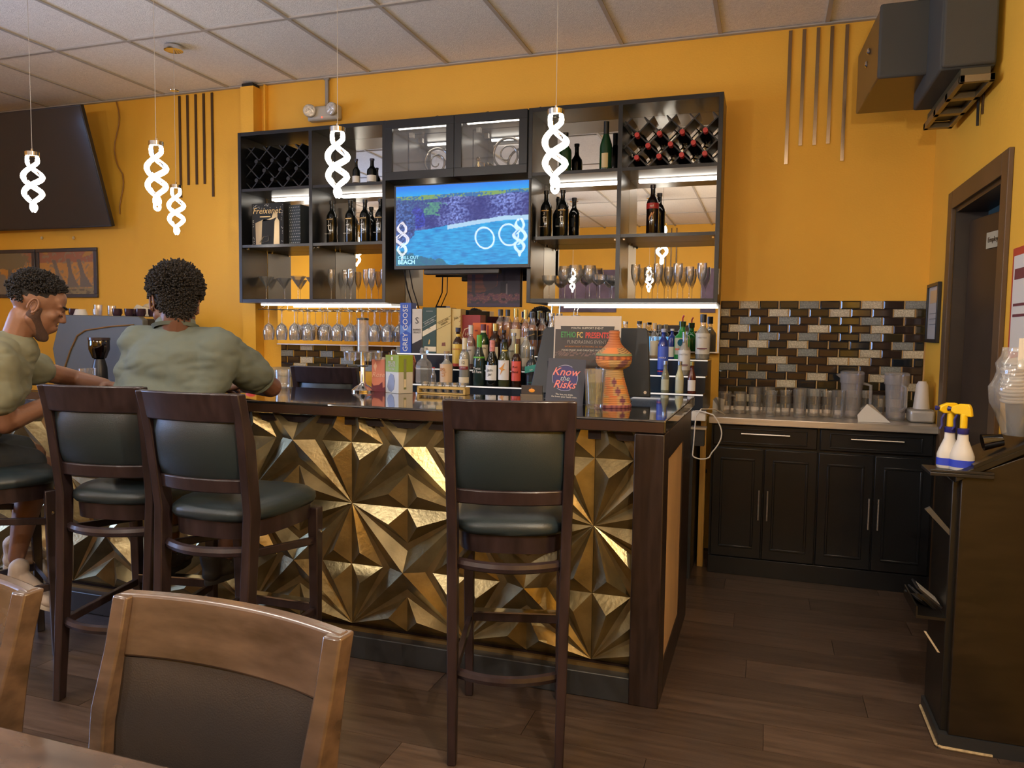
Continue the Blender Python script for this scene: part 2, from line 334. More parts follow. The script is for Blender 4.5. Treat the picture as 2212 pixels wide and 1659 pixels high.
# swirl ornaments and gold figures behind the glass
def spiral(x,y,z,r,label,turns=2.2):
    t=thing('spiral_ornament',label,'ornament',(x,y,z),0,'metal spirals behind the cabinet glass')
    pts=[]; n=70
    for i in range(n+1):
        a=-PI/2+turns*2*PI*(1-i/n); q=r*(.16+.84*i/n) ; pts.append((q*math.cos(a),0,r+q*math.sin(a)))
    pts[-1]=(0,0,.008)
    MB().tube(pts,[.004+.007*i/n for i in range(n+1)],8).build('scroll',C('pewter metal',(.25,.24,.22),.2,metal=1),t)
    MB().box(-.05,.05,-.02,.02,0,.008).build('foot_plate',BLK,t)
spiral(-2.17,4.80,2.406,.115,'metal spiral ornament behind the left glass cabinet door')
spiral(-1.66,4.80,2.406,.135,'larger metal spiral ornament behind the right glass cabinet door')
GF=C('polished gold',(.75,.55,.22),.18,metal=1)
for i,(x,h) in enumerate(((-1.89,.15),(-1.80,.10),(-2.02,.07))):
    t=thing('gold_decanter',['tall slim gold flask at the left of the right cabinet door','shorter gold flask beside the larger metal spiral','low gold vessel behind the middle post of the glass cabinet'][i],'flask',(x,4.86,2.406),0,'gold vessels behind the cabinet glass')
    MB().lathe([(.024,0),(.030,.02*h/.1),(.028,.5*h),(.012,.65*h),(.009,.8*h),(.014,.83*h)],16).build('vessel_body',GF,t)
    MB().lathe([(.012,.83*h),(.015,.9*h),(.006,h),(.001,1.02*h)],12).build('stopper',GF,t)
    MB().tube([(.012,0,.75*h),(.045,0,.7*h),(.048,0,.45*h),(.026,0,.3*h)],.004,6).build('handle',GF,t)
# ---------------------------------------------------------------- screen under the cabinet
tv=thing('television','flat screen showing a blue beach cove with sea cliffs','television',(-2.385,4.60,1.785))
TW,THh=.955,.555
MB().box(0,TW,.0,.03,0,THh).build('screen_housing',BLK,tv,35,.004); MB().box(.22,.75,-.004,.05,-.035,-.002).build('sound_bar',BLK,tv,35,.006)
def fb(x,y,o=0,k=4):
    s=0;a=.5
    for i in range(k): s+=a*nz(x,y,o+i*3.1); x*=2.1;y*=2.1;a*=.55
    return s
def sea(u,v):
    a=fb(u*6,v*6,1); rid=1-abs(fb(u*20+3*a,v*13,4))*4.2; det=fb(u*60,v*42,9,3)*1.6
    hor=.87+.035*u
    if v>hor: k=min(1,(v-hor)/.11); return (.0,.36-.17*k,.86)
    beach=.44+.14*min(1,max(0,u-.16)*1.6)+.025*a
    land=hor-.035-.02*abs(math.sin(u*7))
    def blob(cx,cy,rx,ry): return ((u-cx)/rx)**2+((v-cy)/ry)**2+1.2*a<1
    rock=max(0,min(1.2,.12+.55*rid+det*1.5))
    if blob(.02,.52,.13,.26): return (.003+.05*rock,.035+.12*rock,.17+.33*rock)
    if blob(.17,.60,.07,.13): return (.005+.03*rock,.02+.05*rock,.22+.35*rock)
    if v>land: return (.20,.36,.10) if det+a>.0 else (.01,.14,.40)
    if v>beach:
        if abs(u-.31-.25*(v-.7))<.035+.16*a+.05*det and .60+.1*a<v<.79: return (.04+.04*rock,.16+.16*rock,.22)
        if u<.27 and v>.60: return (.02,.05,.25) if det<.08 else (.03,.12,.3)
        sh=.55+.45*math.sin(u*17+2*a)
        r_=rock*sh
        return (.008+.20*r_,.02+.27*r_,.20+.55*r_)
    if u>.40 and v>beach-.05-.02*a: return (.42,.66,.88)
    if v<.21-.42*u+.12*a: return (.01,.13+.2*rock*.3,.28)
    w_=fb(u*14,v*60,7,4); e=.5+.8*fb(u*3,v*3,5,2)
    return (.0+.05*max(0,w_),.22+.20*e+.55*w_*.6,.62+.22*e+.35*w_)
sc=painted('screen_image',TW-.03,THh-.035,230,130,sea,PAINT('screen glow',.5,ETV),tv,(.015,-.0008,.025))
MB().box(.015,TW-.015,-.0035,-.0020,.025,THh-.01).build('screen_glass',GL('screen gloss glass',(1,1,1),.01,.0,0,.42),tv)
TE=M('screen text',(.3,.6,.8),.5,emit=(.35,.7,1),es=.8)
text('CHILL OUT',.030,TE,tv,(.032,-.0045,.078),align='LEFT'); text('BEACH',.040,TE,tv,(.032,-.0045,.048),align='LEFT',bold=.001)
MB().tube([(.06,.03,.0),(.07,.06,-.12),(.06,.2,-.28),(.07,.3,-.5)],.005,6).build('power_cable',BLK,tv); MB().tube([(.10,.03,.0),(.11,.06,-.12),(.10,.2,-.28),(.10,.3,-.5)],.004,6).build('power_cable',BLK,tv)
# barrel picture
def barrel(u,v):
    c=(.03,.022,.03); n=nz(u*12,v*12)
    d=math.hypot((u-.40)/.30,(v-.72)/.42)
    if u<.58 and v>.38 and abs(v-.72)<.34*math.sqrt(max(0,1-((u-.2)/.42)**2)) : 
        c=(.16,.05,.025) if int(v*14)%2 else (.10,.035,.02)
        if abs(u-.12)<.03 or abs(u-.38)<.02: c=(.05,.03,.04)
        if math.hypot((u-.44)/.14,(v-.72)/.30)<1: c=(.05,.03,.03)
    if .64<u<.77 and v<.66 or (.68<u<.73 and v<.95): c=(.01,.008,.01)
    if .745<u<.765 and v<.6: c=(.16,.13,.12)
    if v<.36 and n+.35>abs(v-.24)*3: 
        q=nz(u*40,v*40,5); c=(.10+.25*max(0,q),.03+.14*max(0,q),.05)
    if v<.08: c=(.05,.03,.06)
    return c
bp=thing('wine_barrel_picture','small canvas of a wine barrel, bottle and grapes under the screen','picture',(-1.985,4.92,1.55))
MB().box(0,.385,.002,.022,0,.26).build('canvas_body',C('dark purple edge',(.05,.035,.06)),bp); painted('canvas_print',.381,.256,76,52,barrel,PAINT('printed canvas',.5),bp,(.002,.001,.002))
# ---------------------------------------------------------------- bottles
PROF={
'wine':[(.0,0),(.96,0),(1,.015),(1,.60),(.97,.66),(.72,.73),(.42,.78),(.38,.84),(.38,.965),(.42,.97),(.42,1)],
'champ':[(0,0),(.95,0),(1,.02),(1,.48),(.93,.56),(.62,.68),(.38,.78),(.33,.86),(.34,.96),(.40,.97),(.40,1)],
'round':[(0,0),(.95,0),(1,.02),(1,.56),(.94,.63),(.70,.70),(.45,.75),(.38,.79),(.36,.93),(.42,.94),(.42,1)],
'squat':[(0,0),(.96,0),(1,.02),(1,.52),(.93,.60),(.55,.68),(.40,.73),(.36,.80),(.36,.94),(.42,.95),(.42,1)],
'cone':[(0,0),(.9,0),(1,.03),(.98,.20),(.82,.45),(.55,.68),(.40,.78),(.36,.84),(.36,.95),(.42,.96),(.42,1)],
'tall':[(0,0),(.96,0),(1,.015),(1,.66),(.9,.72),(.55,.79),(.40,.83),(.38,.93),(.44,.94),(.44,1)],
'small':[(0,0),(.95,0),(1,.02),(1,.48),(.90,.56),(.62,.66),(.45,.76),(.42,.93),(.48,.94),(.48,1)]}
def arc(r,z0,z1,half=75,n=12,th=.0004):
    b=MB(); vs=[]; 
    for i in range(n+1):
        a=R(-90-half+2*half*i/n); vs+=[(r*math.cos(a),r*math.sin(a),z0),(r*math.cos(a),r*math.sin(a),z1)]
    return b.add(vs,[(2*i,2*i+2,2*i+3,2*i+1) for i in range(n)])
def flat_on(r,k=0): return -r-.0012
BID={}
def bottle(label,x,y,z,h,r,style,glass,cap,labels=(),liquid=None,group=None,capr=None,rz=0,shape=None,name='bottle',texts=(),capfrac=.93,boxy=False):
    t=thing(name,label,'bottle',(x,y,z),rz,group)
    P=[(a*r,b*h) for a,b in PROF[style]]
    seg=20
    cf=capfrac
    b=MB().lathe([p for p in P if p[1]<=h*.971],seg); 
    b.build('glass_body',glass,t,40)
    if liquid: 
        q=[(max(a-.003,.0005),c+.003) for a,c in P if c<h*.74]; MB().lathe(q,16).build('liquid',liquid,t,40)
    nr=[a for a,c in P][-1]
    MB().lathe([(0,h*cf),(nr+.0012,h*cf),(nr+.0016,h),(nr*.9,h*1.003),(0,h*1.003)],14).build('cap',cap,t,40)
    for (z0,z1,mt,half) in labels: arc(r+.0007,z0*h,z1*h,half).build('paper_label',mt,t)
    for (s,sz,zz,mt,rot) in texts: text(s,sz,mt,t,(0,-r-.0018,zz*h),(PI/2,rot,0),name='lettering')
    return t
DKG=C('black wine glass',(.006,.007,.006),.06); GRG=M('green bottle glass',(.012,.045,.015),.06); DKR=C('black red wine glass',(.01,.006,.006),.05)
BKC=C('black foil cap',(.012,.012,.013),.3); REDC=C('red foil cap',(.42,.03,.025),.35); YEL=C('yellow print',(.75,.50,.08)); WTX=C('pale print',(.6,.58,.52)); GLT=C('gold foil print',(.6,.38,.12),.35)
SH1,SH2,SH0=1.9855,2.3855,1.594
g='black wine bottles with a hooked letter on the middle shelf'
LB=[('black wine bottle at the left of the four left of the screen',-2.983),('black wine bottle second of the four left of the screen',-2.832),('black wine bottle third of the four left of the screen',-2.716),('black wine bottle nearest the screen on its left',-2.593)]
LB2=[('black wine bottle with gold line, left of the pair right of the screen',-1.387),('black wine bottle with gold line, right of the pair right of the screen',-1.276)]
for l,x in LB+LB2:
    t=bottle(l,x,4.80,SH1,.31,.0385,'wine',DKG,BKC,group=g)
    arc(.0392,.175,.181,38).build('gold_line',GLT,t); text('t',.085,WTX,t,(0,-.0402,.125)); text('3',.028,WTX,t,(-.004,-.0402,.158)); text('VINO TINTO',.009,WTX,t,(-.01,-.0402,.075)); text('|||||||',.014,WTX,t,(.0,.0402,.04),(PI/2,0,PI)); arc(.0392,.11,.17,20).build('back_label',C('dark grey print',(.05,.05,.05)),t,rot=(0,0,PI))
t=bottle('wine bottle with red band and leaping animal drawing on upper right shelf',-.700,4.80,SH1,.315,.0385,'wine',DKR,C('dark wine cap',(.02,.012,.014),.3))
arc(.0392,.165,.20,80).build('red_band',C('red label band',(.38,.02,.02)),t); MB().add([(-.018,-.0396,.11),(-.004,-.0396,.14),(.012,-.0396,.148),(.020,-.0396,.16),(.016,-.0396,.142),(.006,-.0396,.125),(.012,-.0396,.095),(.002,-.0396,.118),(-.008,-.0396,.112),(-.016,-.0396,.09)],[(0,1,8),(1,2,8),(2,3,8),(2,8,4),(4,8,5),(4,5,7),(5,6,7),(0,8,9)]).build('label_figure',C('orange figure',(.5,.20,.05)),t)
text('tail',.02,WTX,t,(0,-.0402,.182))
t=bottle('green sparkling wine bottle on the top right shelf beside the rack',-1.002,4.80,SH2,.32,.040,'champ',GRG,C('black gold foil',(.02,.018,.012),.3),capfrac=.72); arc(.0407,.03,.12,30).build('paper_label',C('gold oval label',(.55,.42,.2)),t); arc(.02,.21,.225,180,20).build('neck_band',C('gold band',(.5,.38,.15),.3),t)
bottle('dark green wine bottle on the top right shelf behind the spiral lamp',-1.265,4.80,SH2,.27,.040,'squat',GRG,BKC)
for i,(l,x,h,r) in enumerate((('small dark wine bottle left on the top shelf beside the glass door cabinet',-2.785,.195,.027),('stout dark wine bottle with white label beside the glass door cabinet',-2.66,.19,.036))):
    bottle(l,x,4.80,SH2,h,r,'squat',DKG,C('dark blue foil cap',(.03,.03,.06),.3),labels=[(.15,.38,WHITE,80)],group='small bottles on the top left shelf')
# wine racks
def rack(x0,x1,pk,label,red):
    t=thing('wine_rack',label,'wine rack',((x0+x1)/2,4.70,SH2),0,'lattice wine racks'); XC=(x0+x1)/2; P=.134; ztop=.27; w=.20
    n=0
    for sgn in (1,-1):
        for k in range(-4,9):
            xb=pk+k*P-P/2  # slat foot
            a=[xb,0.0]; L=ztop
            za,zb=0,ztop+.03; xa=xb; xe=xb+sgn*zb
            if xa<x0: 
                if sgn<0 or xe<=x0+.02: continue
                za=x0-xb; xa=x0
            if xa>x1:
                if sgn>0 or xe>=x1-.02: continue
                za=xb-x1; xa=x1
            if xe>x1: zb=x1-xb; xe=x1
            if xe<x0: zb=xb-x0; xe=x0
            if zb-za<.03: continue
            q=.0045
            xa-=XC; xe-=XC; MB().prism([(xa-q*.0,za+.001),(xe,zb+.001),(xe-sgn*q*1.4,zb+q*1.4),(xa-sgn*q*1.4,za+q*1.4)],.0+.0006*(sgn>0),w,'xz').build('rack_slat',BLACKW,t)
    cells=[]
    for row,zz in ((0,P/2),(1,P),(2,1.5*P)):
        for k in range(-2,7):
            x=pk+k*P+(P/2 if row!=1 else 0)-P/2*0
            x-=P/2 if row!=1 else 0
            x+= P/2 if row==1 else 0
            x=x-P/2+ (P/2)
            if x-.05<x0 or x+.045>x1: continue
            cells.append((x,zz,row,k))
    i=0
    for x,zz,row,k in cells:
        i+=1
        rn=['bottom','middle','upper'][row]
        c=thing('racked_bottle','x','bottle',(x,4.735,SH2+zz-.008),0,'bottles lying in the %s wine rack'%('right' if red else 'left'),rot=(-PI/2*0,0,0))
        MB().lathe([(.013,-.06),(.014,.02),(.034,.06),(.0365,.075),(.0365,.195),(.03,.20)],16,ax='y').build('glass_body',DKR,c)
        MB().lathe([(.0145,-.068),(.0155,-.066),(.0155,-.02),(.014,-.019)],14,ax='y').build('foil_cap',REDC if red else BKC,c)
        c['_r']=(row); c['_k']=k
    rows={}
    for o in [o for o in bpy.data.objects if o.name.startswith('racked_bottle') and '_r' in o]:
        rows.setdefault(o['_r'],[]).append(o)
    for rr,os_ in rows.items():
        os_.sort(key=lambda o:o.location.x)
        for j,o in enumerate(os_):
            o['label']='%s bottle lying %s in the %s row of the %s rack'%('red capped' if red else 'dark',od(j,len(os_)),['bottom','middle','top'][rr],'right' if red else 'left'); del o['_r']; del o['_k']
    return t
rack(-.868,-.314,-.653,'black lattice wine rack holding red capped bottles, upper right shelf',True)
rack(-3.638,-3.078,-3.39,'black lattice wine rack of dark bottles, upper left shelf',False)
# gift boxes
g1=thing('gift_box','black gift box with gold script and pictured glass, left shelf','box',(-3.59,4.70,SH1),R(0))
MB().box(0,.27,0,.09,0,.30).build('carton',C('matte black card',(.012,.011,.010),.85),g1,35,.001)
text('Freixenet',.062,GLT,g1,(.125,-.001,.245),shear=.3)
MB().box(.07,.16,-.0012,-.0002,.20,.207).build('gold_bar',GLT,g1)
MB().add([(.03,-.0012,.16),(.10,-.0012,.185),(.16,-.0012,.18),(.22,-.0012,.20),(.22,-.0012,.23),(.185,-.0012,.235),(.17,-.0012,.195),(.09,-.0012,.172),(.08,-.0012,.0),(.035,-.0012,.0)],[(0,1,7,8,9),(1,2,6,7),(2,3,4,5,6)]).build('printed_picture',C('bronze print',(.20,.14,.07),.3,metal=.5),g1)
MB().prism([(.185,.005),(.235,.005),(.235,.17),(.215,.20),(.195,.17)],-.0012,-.0002).build('printed_picture',C('bronze print',(.20,.14,.07)),g1); MB().tube([(.07,-.001,.02),(.10,-.001,.06),(.15,-.001,.065),(.14,-.001,.03),(.08,-.001,.012)],.006,6,flat=.2).build('printed_ribbon',WHITE,g1)
d=MB()
for i in range(60):
    a=random.random(); e=random.choice([.008+.012*random.random(),.25+.015*random.random()]); zz=random.random()*.29
    if random.random()<.35: e=random.random()*.25; zz=.265+.03*random.random()
    d.box(e-.0016,e+.0016,-.0012,0,zz-.0016,zz+.0016)
d.build('dots',WTX,g1,0)['kind']='stuff'
g2=thing('gift_box','slim black gift box with white dots beside the gold script box','box',(-3.305,4.74,SH1),R(-8))
MB().box(0,.11,0,.10,0,.285).build('carton',C('dark slate card',(.03,.038,.042),.8),g2,35,.001)
d=MB()
for i in range(6):
    for j in range(13): x=.012+.017*i+(.0085 if j%2 else 0); d.box(x-.002,x+.002,-.0012,0,.014+.021*j,.018+.021*j)
d.build('dots',WHITE,g2,0)['kind']='stuff'
# ---------------------------------------------------------------- stemware
def wineglass(h,r,bowl,stem_r=.003,foot=.034):
    b0=h-bowl; P=[(0,0),(foot,0),(foot,.0015),(.008,.006),(stem_r,.02),(stem_r,b0-.008),(stem_r+.004,b0),(r*.75,b0+bowl*.18),(r,b0+bowl*.45),(r*.95,b0+bowl*.75),(r*.84,h),(r*.84-.0012,h),(r*.94,b0+bowl*.75),(r*.985,b0+bowl*.45),(r*.7,b0+bowl*.2),(0,b0+.005)]
    return MB().lathe(P,20)
def flute(h,r): 
    b0=h*.42; P=[(0,0),(.030,0),(.030,.0015),(.006,.006),(.003,.02),(.003,b0-.01),(.008,b0),(r*.8,b0+.04),(r,b0+.08),(r*.93,h),(r*.93-.001,h),(r*.98,b0+.08),(r*.76,b0+.04),(0,b0+.006)]; return MB().lathe(P,18)
def martini(h,r): P=[(0,0),(.034,0),(.034,.0015),(.006,.006),(.003,.02),(.003,h*.52),(.006,h*.56),(r,h),(r-.0015,h),(.004,h*.575),(0,h*.575)]; return MB().lathe(P,24)
def coupe(h,r): P=[(0,0),(.034,0),(.034,.0015),(.006,.006),(.003,.02),(.003,h*.58),(.02,h*.62),(r*.9,h*.78),(r,h),(r-.0015,h),(r*.88,h*.79),(.018,h*.64),(0,h*.62)]; return MB().lathe(P,22)
def put(mesh,name,label,cat,loc,group,rot=None,sc=1):
    o=bpy.data.objects.new(name,mesh); COL.objects.link(o); o.location=loc
    if rot: o.rotation_euler=rot
    o.scale=(sc,)*3; return tag(o,label,cat,group)
mm=martini(.175,.058).mesh('martini_glass',BGLASS)
for i,(x,y) in enumerate(((-3.575,4.84),(-3.42,4.85),(-3.29,4.83),(-3.18,4.86))): put(mm,'martini_glass','martini glass %s on the left unit bottom shelf'%od(i,4),'glass',(x,y,SH0),'martini glasses on the bottom left shelf',sc=(1,.93,1,.96)[i])
fm=flute(.225,.027).mesh('champagne_flute',BGLASS)
xs=[(-3.003,4.82),(-2.91,4.86),(-2.83,4.80),(-2.74,4.86),(-2.665,4.80),(-2.60,4.86),(-2.54,4.78)]
for i,(x,y) in enumerate(xs): put(fm,'champagne_flute','champagne flute %s in the row left of the screen'%od(i,7),'glass',(x,y,SH0),'champagne flutes on the bottom left shelf',sc=1+.03*((i*3)%3-1))
wm=wineglass(.22,.046,.115).mesh('wine_glass',BGLASS); cm=coupe(.155,.05).mesh('coupe_glass',BGLASS)
xs=[(-1.36,4.80,'c'),(-1.27,4.86,'w'),(-1.185,4.80,'w'),(-1.10,4.84,'w'),(-1.02,4.78,'c'),(-.955,4.85,'c')]
ns={'c':0,'w':0}
for x,y,k in xs:
    i=ns[k]; ns[k]+=1
    if k=='w': put(wm,'wine_glass','tall wine glass %s right of the screen, bottom shelf'%od(i,3),'glass',(x,y,SH0),'wine glasses on the bottom right shelf')
    else: put(cm,'coupe_glass','wide coupe glass %s among the wine glasses right of the screen'%od(i,3),'glass',(x,y,SH0),'coupe glasses on the bottom right shelf')
f2=flute(.22,.031).mesh('sherry_glass',BGLASS)
xs=[(-.80,4.82),(-.725,4.86),(-.655,4.79),(-.60,4.86),(-.535,4.80),(-.47,4.86),(-.39,4.80)]
for i,(x,y) in enumerate(xs): put(f2,'tulip_glass','tulip shaped stem glass %s on far right bottom shelf'%od(i,7),'glass',(x,y,SH0),'tulip glasses on the far right shelf',sc=.93 if i in (1,3,5) else 1)
# hanging rack and glasses
hr=thing('hanging_glass_rack','chrome wire rack of hanging wine glasses under the left shelf unit','glass rack',(-3.50,4.68,1.566))
for k in range(7):
    x=.02+.165*k
    MB().tube([(x-.035,.0,-.045),(x-.035,.2,-.045)],.0022,6).tube([(x+.035,.0,-.045),(x+.035,.2,-.045)],.0022,6).tube([(x-.035,.0,-.045),(x,.06,-.002),(x+.035,.0,-.045)],.0016,6).build('wire_hook',CHROME,hr)
MB().tube([(-.03,.0,-.045),(1.08,.0,-.047)],.0025,6).build('front_rail',CHROME,hr)
hm=wineglass(.225,.042,.125).mesh('hanging_wine_glass',BGLASS)
xs=[-3.475,-3.364,-3.255,-3.14,-3.0,-2.90,-2.80,-2.70,-2.60,-2.50]
for row,y in ((0,4.73),(1,4.85)):
    for i,x in enumerate(xs):
        if row==1 and i in (3,): continue
        nn=10 if row==0 else 9; ii=i if (row==0 or i<3) else i-1
        put(hm,'hanging_wine_glass','upside down wine glass %s in the %s hanging row'%(od(ii,nn),'front' if row==0 else 'rear'),'glass',(x+(.028 if row else 0),y,1.5235),'wine glasses hanging under the left shelf unit',rot=(PI,0,0))
# ================================================================ STEPPED LIQUOR SHELVES
NAVY=C('dark navy acrylic',(.012,.018,.028),.3); EDGE=M('lit white edge',(.8,.8,.8),.4,emit=(1,.95,.85),es=.35)
def steps(x0,x1,label):
    t=thing('liquor_step_shelf',label,'shelf',(x0,4.3,.93),0,'stepped bottle shelves'); W=x1-x0
    for k,(a,b,z) in enumerate(((0,.14,.118),(.14,.28,.21),(.28,.60,.30))):
        MB().box(0,W,a,min(b+.01,.60),0,z-.008).build('riser',NAVY,t,0); MB().box(0,W,a-.004,b,z-.008,z).build('step_board',C('dark glossy board',(.02,.022,.026),.12),t,0); MB().box(0,W,a-.008,a-.004,z-.008,z).build('edge_strip',EDGE,t,0)
    return t
steps(-2.36,-1.25,'left stepped dark liquor shelf with white edges behind the bar'); steps(-1.245,-.325,'right stepped dark liquor shelf with white edges behind the bar')
Z1,Z2,Z3=1.0485,1.1405,1.2305
CLR=BGLASS; AMB=M('amber whisky',(.32,.09,.02),.08,var=.2,vs=6); AMB2=M('orange brandy',(.42,.13,.02),.08); BRN=C('dark brown glass',(.03,.012,.006),.08); ROSE=C('rose drink',(.30,.10,.09),.12); CRM=C('cream liqueur glass',(.35,.33,.24),.25); BLU=C('cobalt blue glass',(.01,.03,.22),.08); JAG=C('bright green glass',(.02,.24,.05),.08); GOLDC=C('gold cap',(.5,.38,.12),.25,metal=.8); WCAP=C('white cap',(.6,.58,.55),.4); SILC=C('silver cap',(.6,.6,.6),.25,metal=.9)
PL=C('pale yellow drink',(.55,.52,.28),.1)
def bx(label,x,y,z,w,d,h,mt,txt=(),strips=(),rz=0,top=None):
    t=thing('spirit_gift_box',label,'box',(x,y,z),rz)
    MB().box(-w/2,w/2,0,d,0,h).build('carton',mt,t,35,.0012)
    for (a,b,m2) in strips: MB().prism(a,-.0012,-.0002).build('printed_panel',m2,t)
    for (s,sz,xx,zz,m2,rt_) in txt: text(s,sz,m2,t,(xx,-.002,zz),(PI/2,-rt_,0))
    return t
GB=C('royal blue carton',(.03,.09,.42)); GGC=C('dark green carton',(.02,.055,.045)); GDC=C('gold carton',(.58,.43,.16),.35); REDB=C('deep red carton',(.25,.02,.02)); ORB=C('orange carton',(.62,.13,.015)); TIN=C('pale tin',(.55,.50,.42),.35)
bx('tall royal blue carton with white lettering standing on the liquor shelf',-2.307,4.62,Z3,.082,.08,.335,GB,[('GREY GOOSE',.052,0,.165,WHITE,PI/2)],[([(-.041,.12),(.0,.15),(.041,.13),(.041,.2),(.01,.16),(-.041,.19)],0,C('pale blue print',(.12,.24,.6)))])
bx('silver white tin with dark base beside the blue carton',-2.222,4.62,Z3,.072,.075,.295,TIN,[('BARREL',.017,0,.155,BLK,0),('SELECT',.017,0,.138,BLK,0),('S',.06,0,.215,BLK,0)],[([(-.036,0),(.036,0),(.036,.095),(-.036,.06)],0,BLK)])
bx('dark green whisky carton with slanted pale band',-2.132,4.62,Z3,.098,.09,.305,GGC,[('GREEN LABEL',.013,0,.21,WTX,.45),('15',.018,.0,.165,BLK,.45)],[([(-.049,.11),(.049,.16),(.049,.195),(-.049,.145)],0,CREAM),([(-.035,.012),(.049,.012),(.049,.045),(-.035,.045)],0,CREAM),([(-.025,.279),(.025,.279),(.025,.281),(-.025,.281)],0,WTX),([(-.008,.06),(.002,.06),(.006,.085),(.0,.095),(-.004,.08)],0,GLT),([(-.049,.17),(.049,.22),(.049,.222),(-.049,.172)],0,WTX),([(-.049,.20),(.049,.25),(.049,.252),(-.049,.202)],0,WTX)])
bx('gold whisky carton with diagonal lines beside the green carton',-2.028,4.62,Z3,.104,.09,.303,GDC,[('GOLD LABEL',.014,0,.215,BRN,.45),('RESERVE',.014,.004,.20,BRN,.45)],[([(-.052,.155),(.052,.205),(.052,.207),(-.052,.157)],0,BRN),([(-.052,.20),(.052,.25),(.052,.252),(-.052,.202)],0,BRN),([(-.014,.05),(.014,.05),(.012,.075),(-.012,.072)],0,C('brown seal',(.2,.06,.03)))])
bx('narrow gold carton with red stripes left of the red box',-1.943,4.63,Z3,.062,.09,.296,GDC,[('Joh',.024,0,.235,BRN,.2)],[([(.02+0,.06+.03*k),(.031,.068+.03*k),(.031,.071+.03*k),(.02,.063+.03*k)],0,REDB) for k in range(7)])
bx('deep red carton with hexagon outline behind the bottles',-1.85,4.66,Z3,.13,.10,.258,REDB,[('HC',.03,-.02,.13,CREAM,0)],[([(-.062,.12),(-.045,.09),(-.005,.075),(.03,.09),(.03,.093),(-.005,.079),(-.043,.093),(-.058,.12)],0,CREAM),([(-.062,.12),(-.058,.12),(-.043,.16),(-.005,.175),(.03,.16),(.03,.164),(-.005,.18),(-.047,.165)],0,CREAM)])
bx('bright orange carton behind the green bottle',-1.742,4.58,Z3,.13,.08,.205,ORB,[],[([(-.05,.15),(-.03,.15),(-.03,.16),(-.05,.16)],0,REDB),([(.035,.05),(.045,.05),(.045,.19),(.035,.19)],0,REDB)])
B=bottle
B('square shouldered amber spirit bottle with black cap behind the liquor bottles',-1.658,4.70,Z3,.295,.034,'tall',CLR,BKC,liquid=AMB,capfrac=.86)
B('amber spirit bottle with black cap, second beside the orange carton',-1.602,4.68,Z3,.293,.032,'tall',CLR,BKC,liquid=AMB,capfrac=.86)
B('dark amber bottle with gold wire neck behind the cream bottle',-1.545,4.68,Z3,.30,.036,'round',CLR,GOLDC,liquid=AMB,labels=[(.35,.56,CREAM,80)],capfrac=.82)
B('orange brandy bottle with pale gold neck on the top step',-1.478,4.68,Z3,.292,.034,'round',CLR,GOLDC,liquid=AMB2,labels=[(.1,.4,CREAM,60)],capfrac=.80)
for i,(x,y) in enumerate(((-1.42,4.64),(-1.385,4.74),(-1.35,4.84))):
    b=B(['nearest','middle','farthest'][i]+' of three square whisky bottles with slanted dark labels',x,y,Z3,.275,.034,'cone' if 0 else 'round',CLR,BKC,liquid=AMB,group='three whisky bottles by the black terminal',capfrac=.88)
    arc(.0348,.10,.16,70).build('paper_label',BLK,b); text('BLACK LABEL',.009,GLT,b,(0,-.0362,.13),(PI/2,-.35,0))
for i,x in enumerate((-1.30,-1.262)):
    b=B(['left','right'][i]+' clear cone bottle with steel pouring spout behind the terminal',x,4.66+.05*i,Z3,.27,.046,'cone',CLR,SILC,liquid=C('clear spirit pale',(.42,.41,.34),.15),group='clear pouring bottles by the terminal'); MB().tube([(0,0,.27),(.0,0,.30),(.006,-.004,.325)],.004,8).build('pour_spout',CHROME,b)
# second step
b=B('dark coffee liqueur bottle with yellow arched label',-1.875,4.50,Z2,.262,.0355,'round',BRN,C('navy cap',(.02,.02,.05)),labels=[(.06,.13,C('red print',(.5,.05,.03)),80),(.13,.60,YEL,80)],capfrac=.9); text('KAHLUA',.014,C('red print',(.5,.05,.03)),b,(0,-.0375,.125)); MB().lathe([(.0155,.205),(.0158,.222)],14).build('neck_band',YEL,b)
b=B('rose tinted bottle with white capsule and pale label',-1.787,4.50,Z2,.278,.033,'round',CLR,WCAP,liquid=ROSE,labels=[(.12,.52,TIN,75)],capfrac=.80); text('BOUVET',.010,BLK,b,(0,-.035,.12))
b=B('green whiskey bottle with cream label and dark red cap',-1.702,4.50,Z2,.285,.036,'tall',GRG,C('maroon cap',(.12,.02,.03)),labels=[(.20,.55,CREAM,75)],capfrac=.86); text('JAMESON',.015,BLK,b,(0,-.038,.135)); arc(.0165,.21,.245,180,16).build('neck_label',CREAM,b)
b=B('dark liqueur bottle with gold capsule and round cream label',-1.621,4.50,Z2,.29,.040,'wine',BRN,GOLDC,labels=[(.24,.5,CREAM,45)],capfrac=.84); text('A',.03,REDB,b,(0,-.042,.11))
b=B('cream coloured liqueur bottle with clear neck behind the bird label bottle',-1.499,4.50,Z2,.232,.036,'squat',CRM,SILC,labels=[(.05,.3,CREAM,60)]); text('BAILEYS',.012,GRG,b,(0,-.038,.12))
b=B('clear gin bottle with clear stopper left of the terminal',-1.417,4.50,Z2,.262,.037,'squat',CLR,SILC,liquid=C('clear spirit pale',(.42,.41,.34),.15),labels=[(.1,.3,TIN,60)])
b=B('black capped dark bottle behind the bird label bottle',-1.56,4.49,Z2,.25,.028,'tall',BRN,BKC)
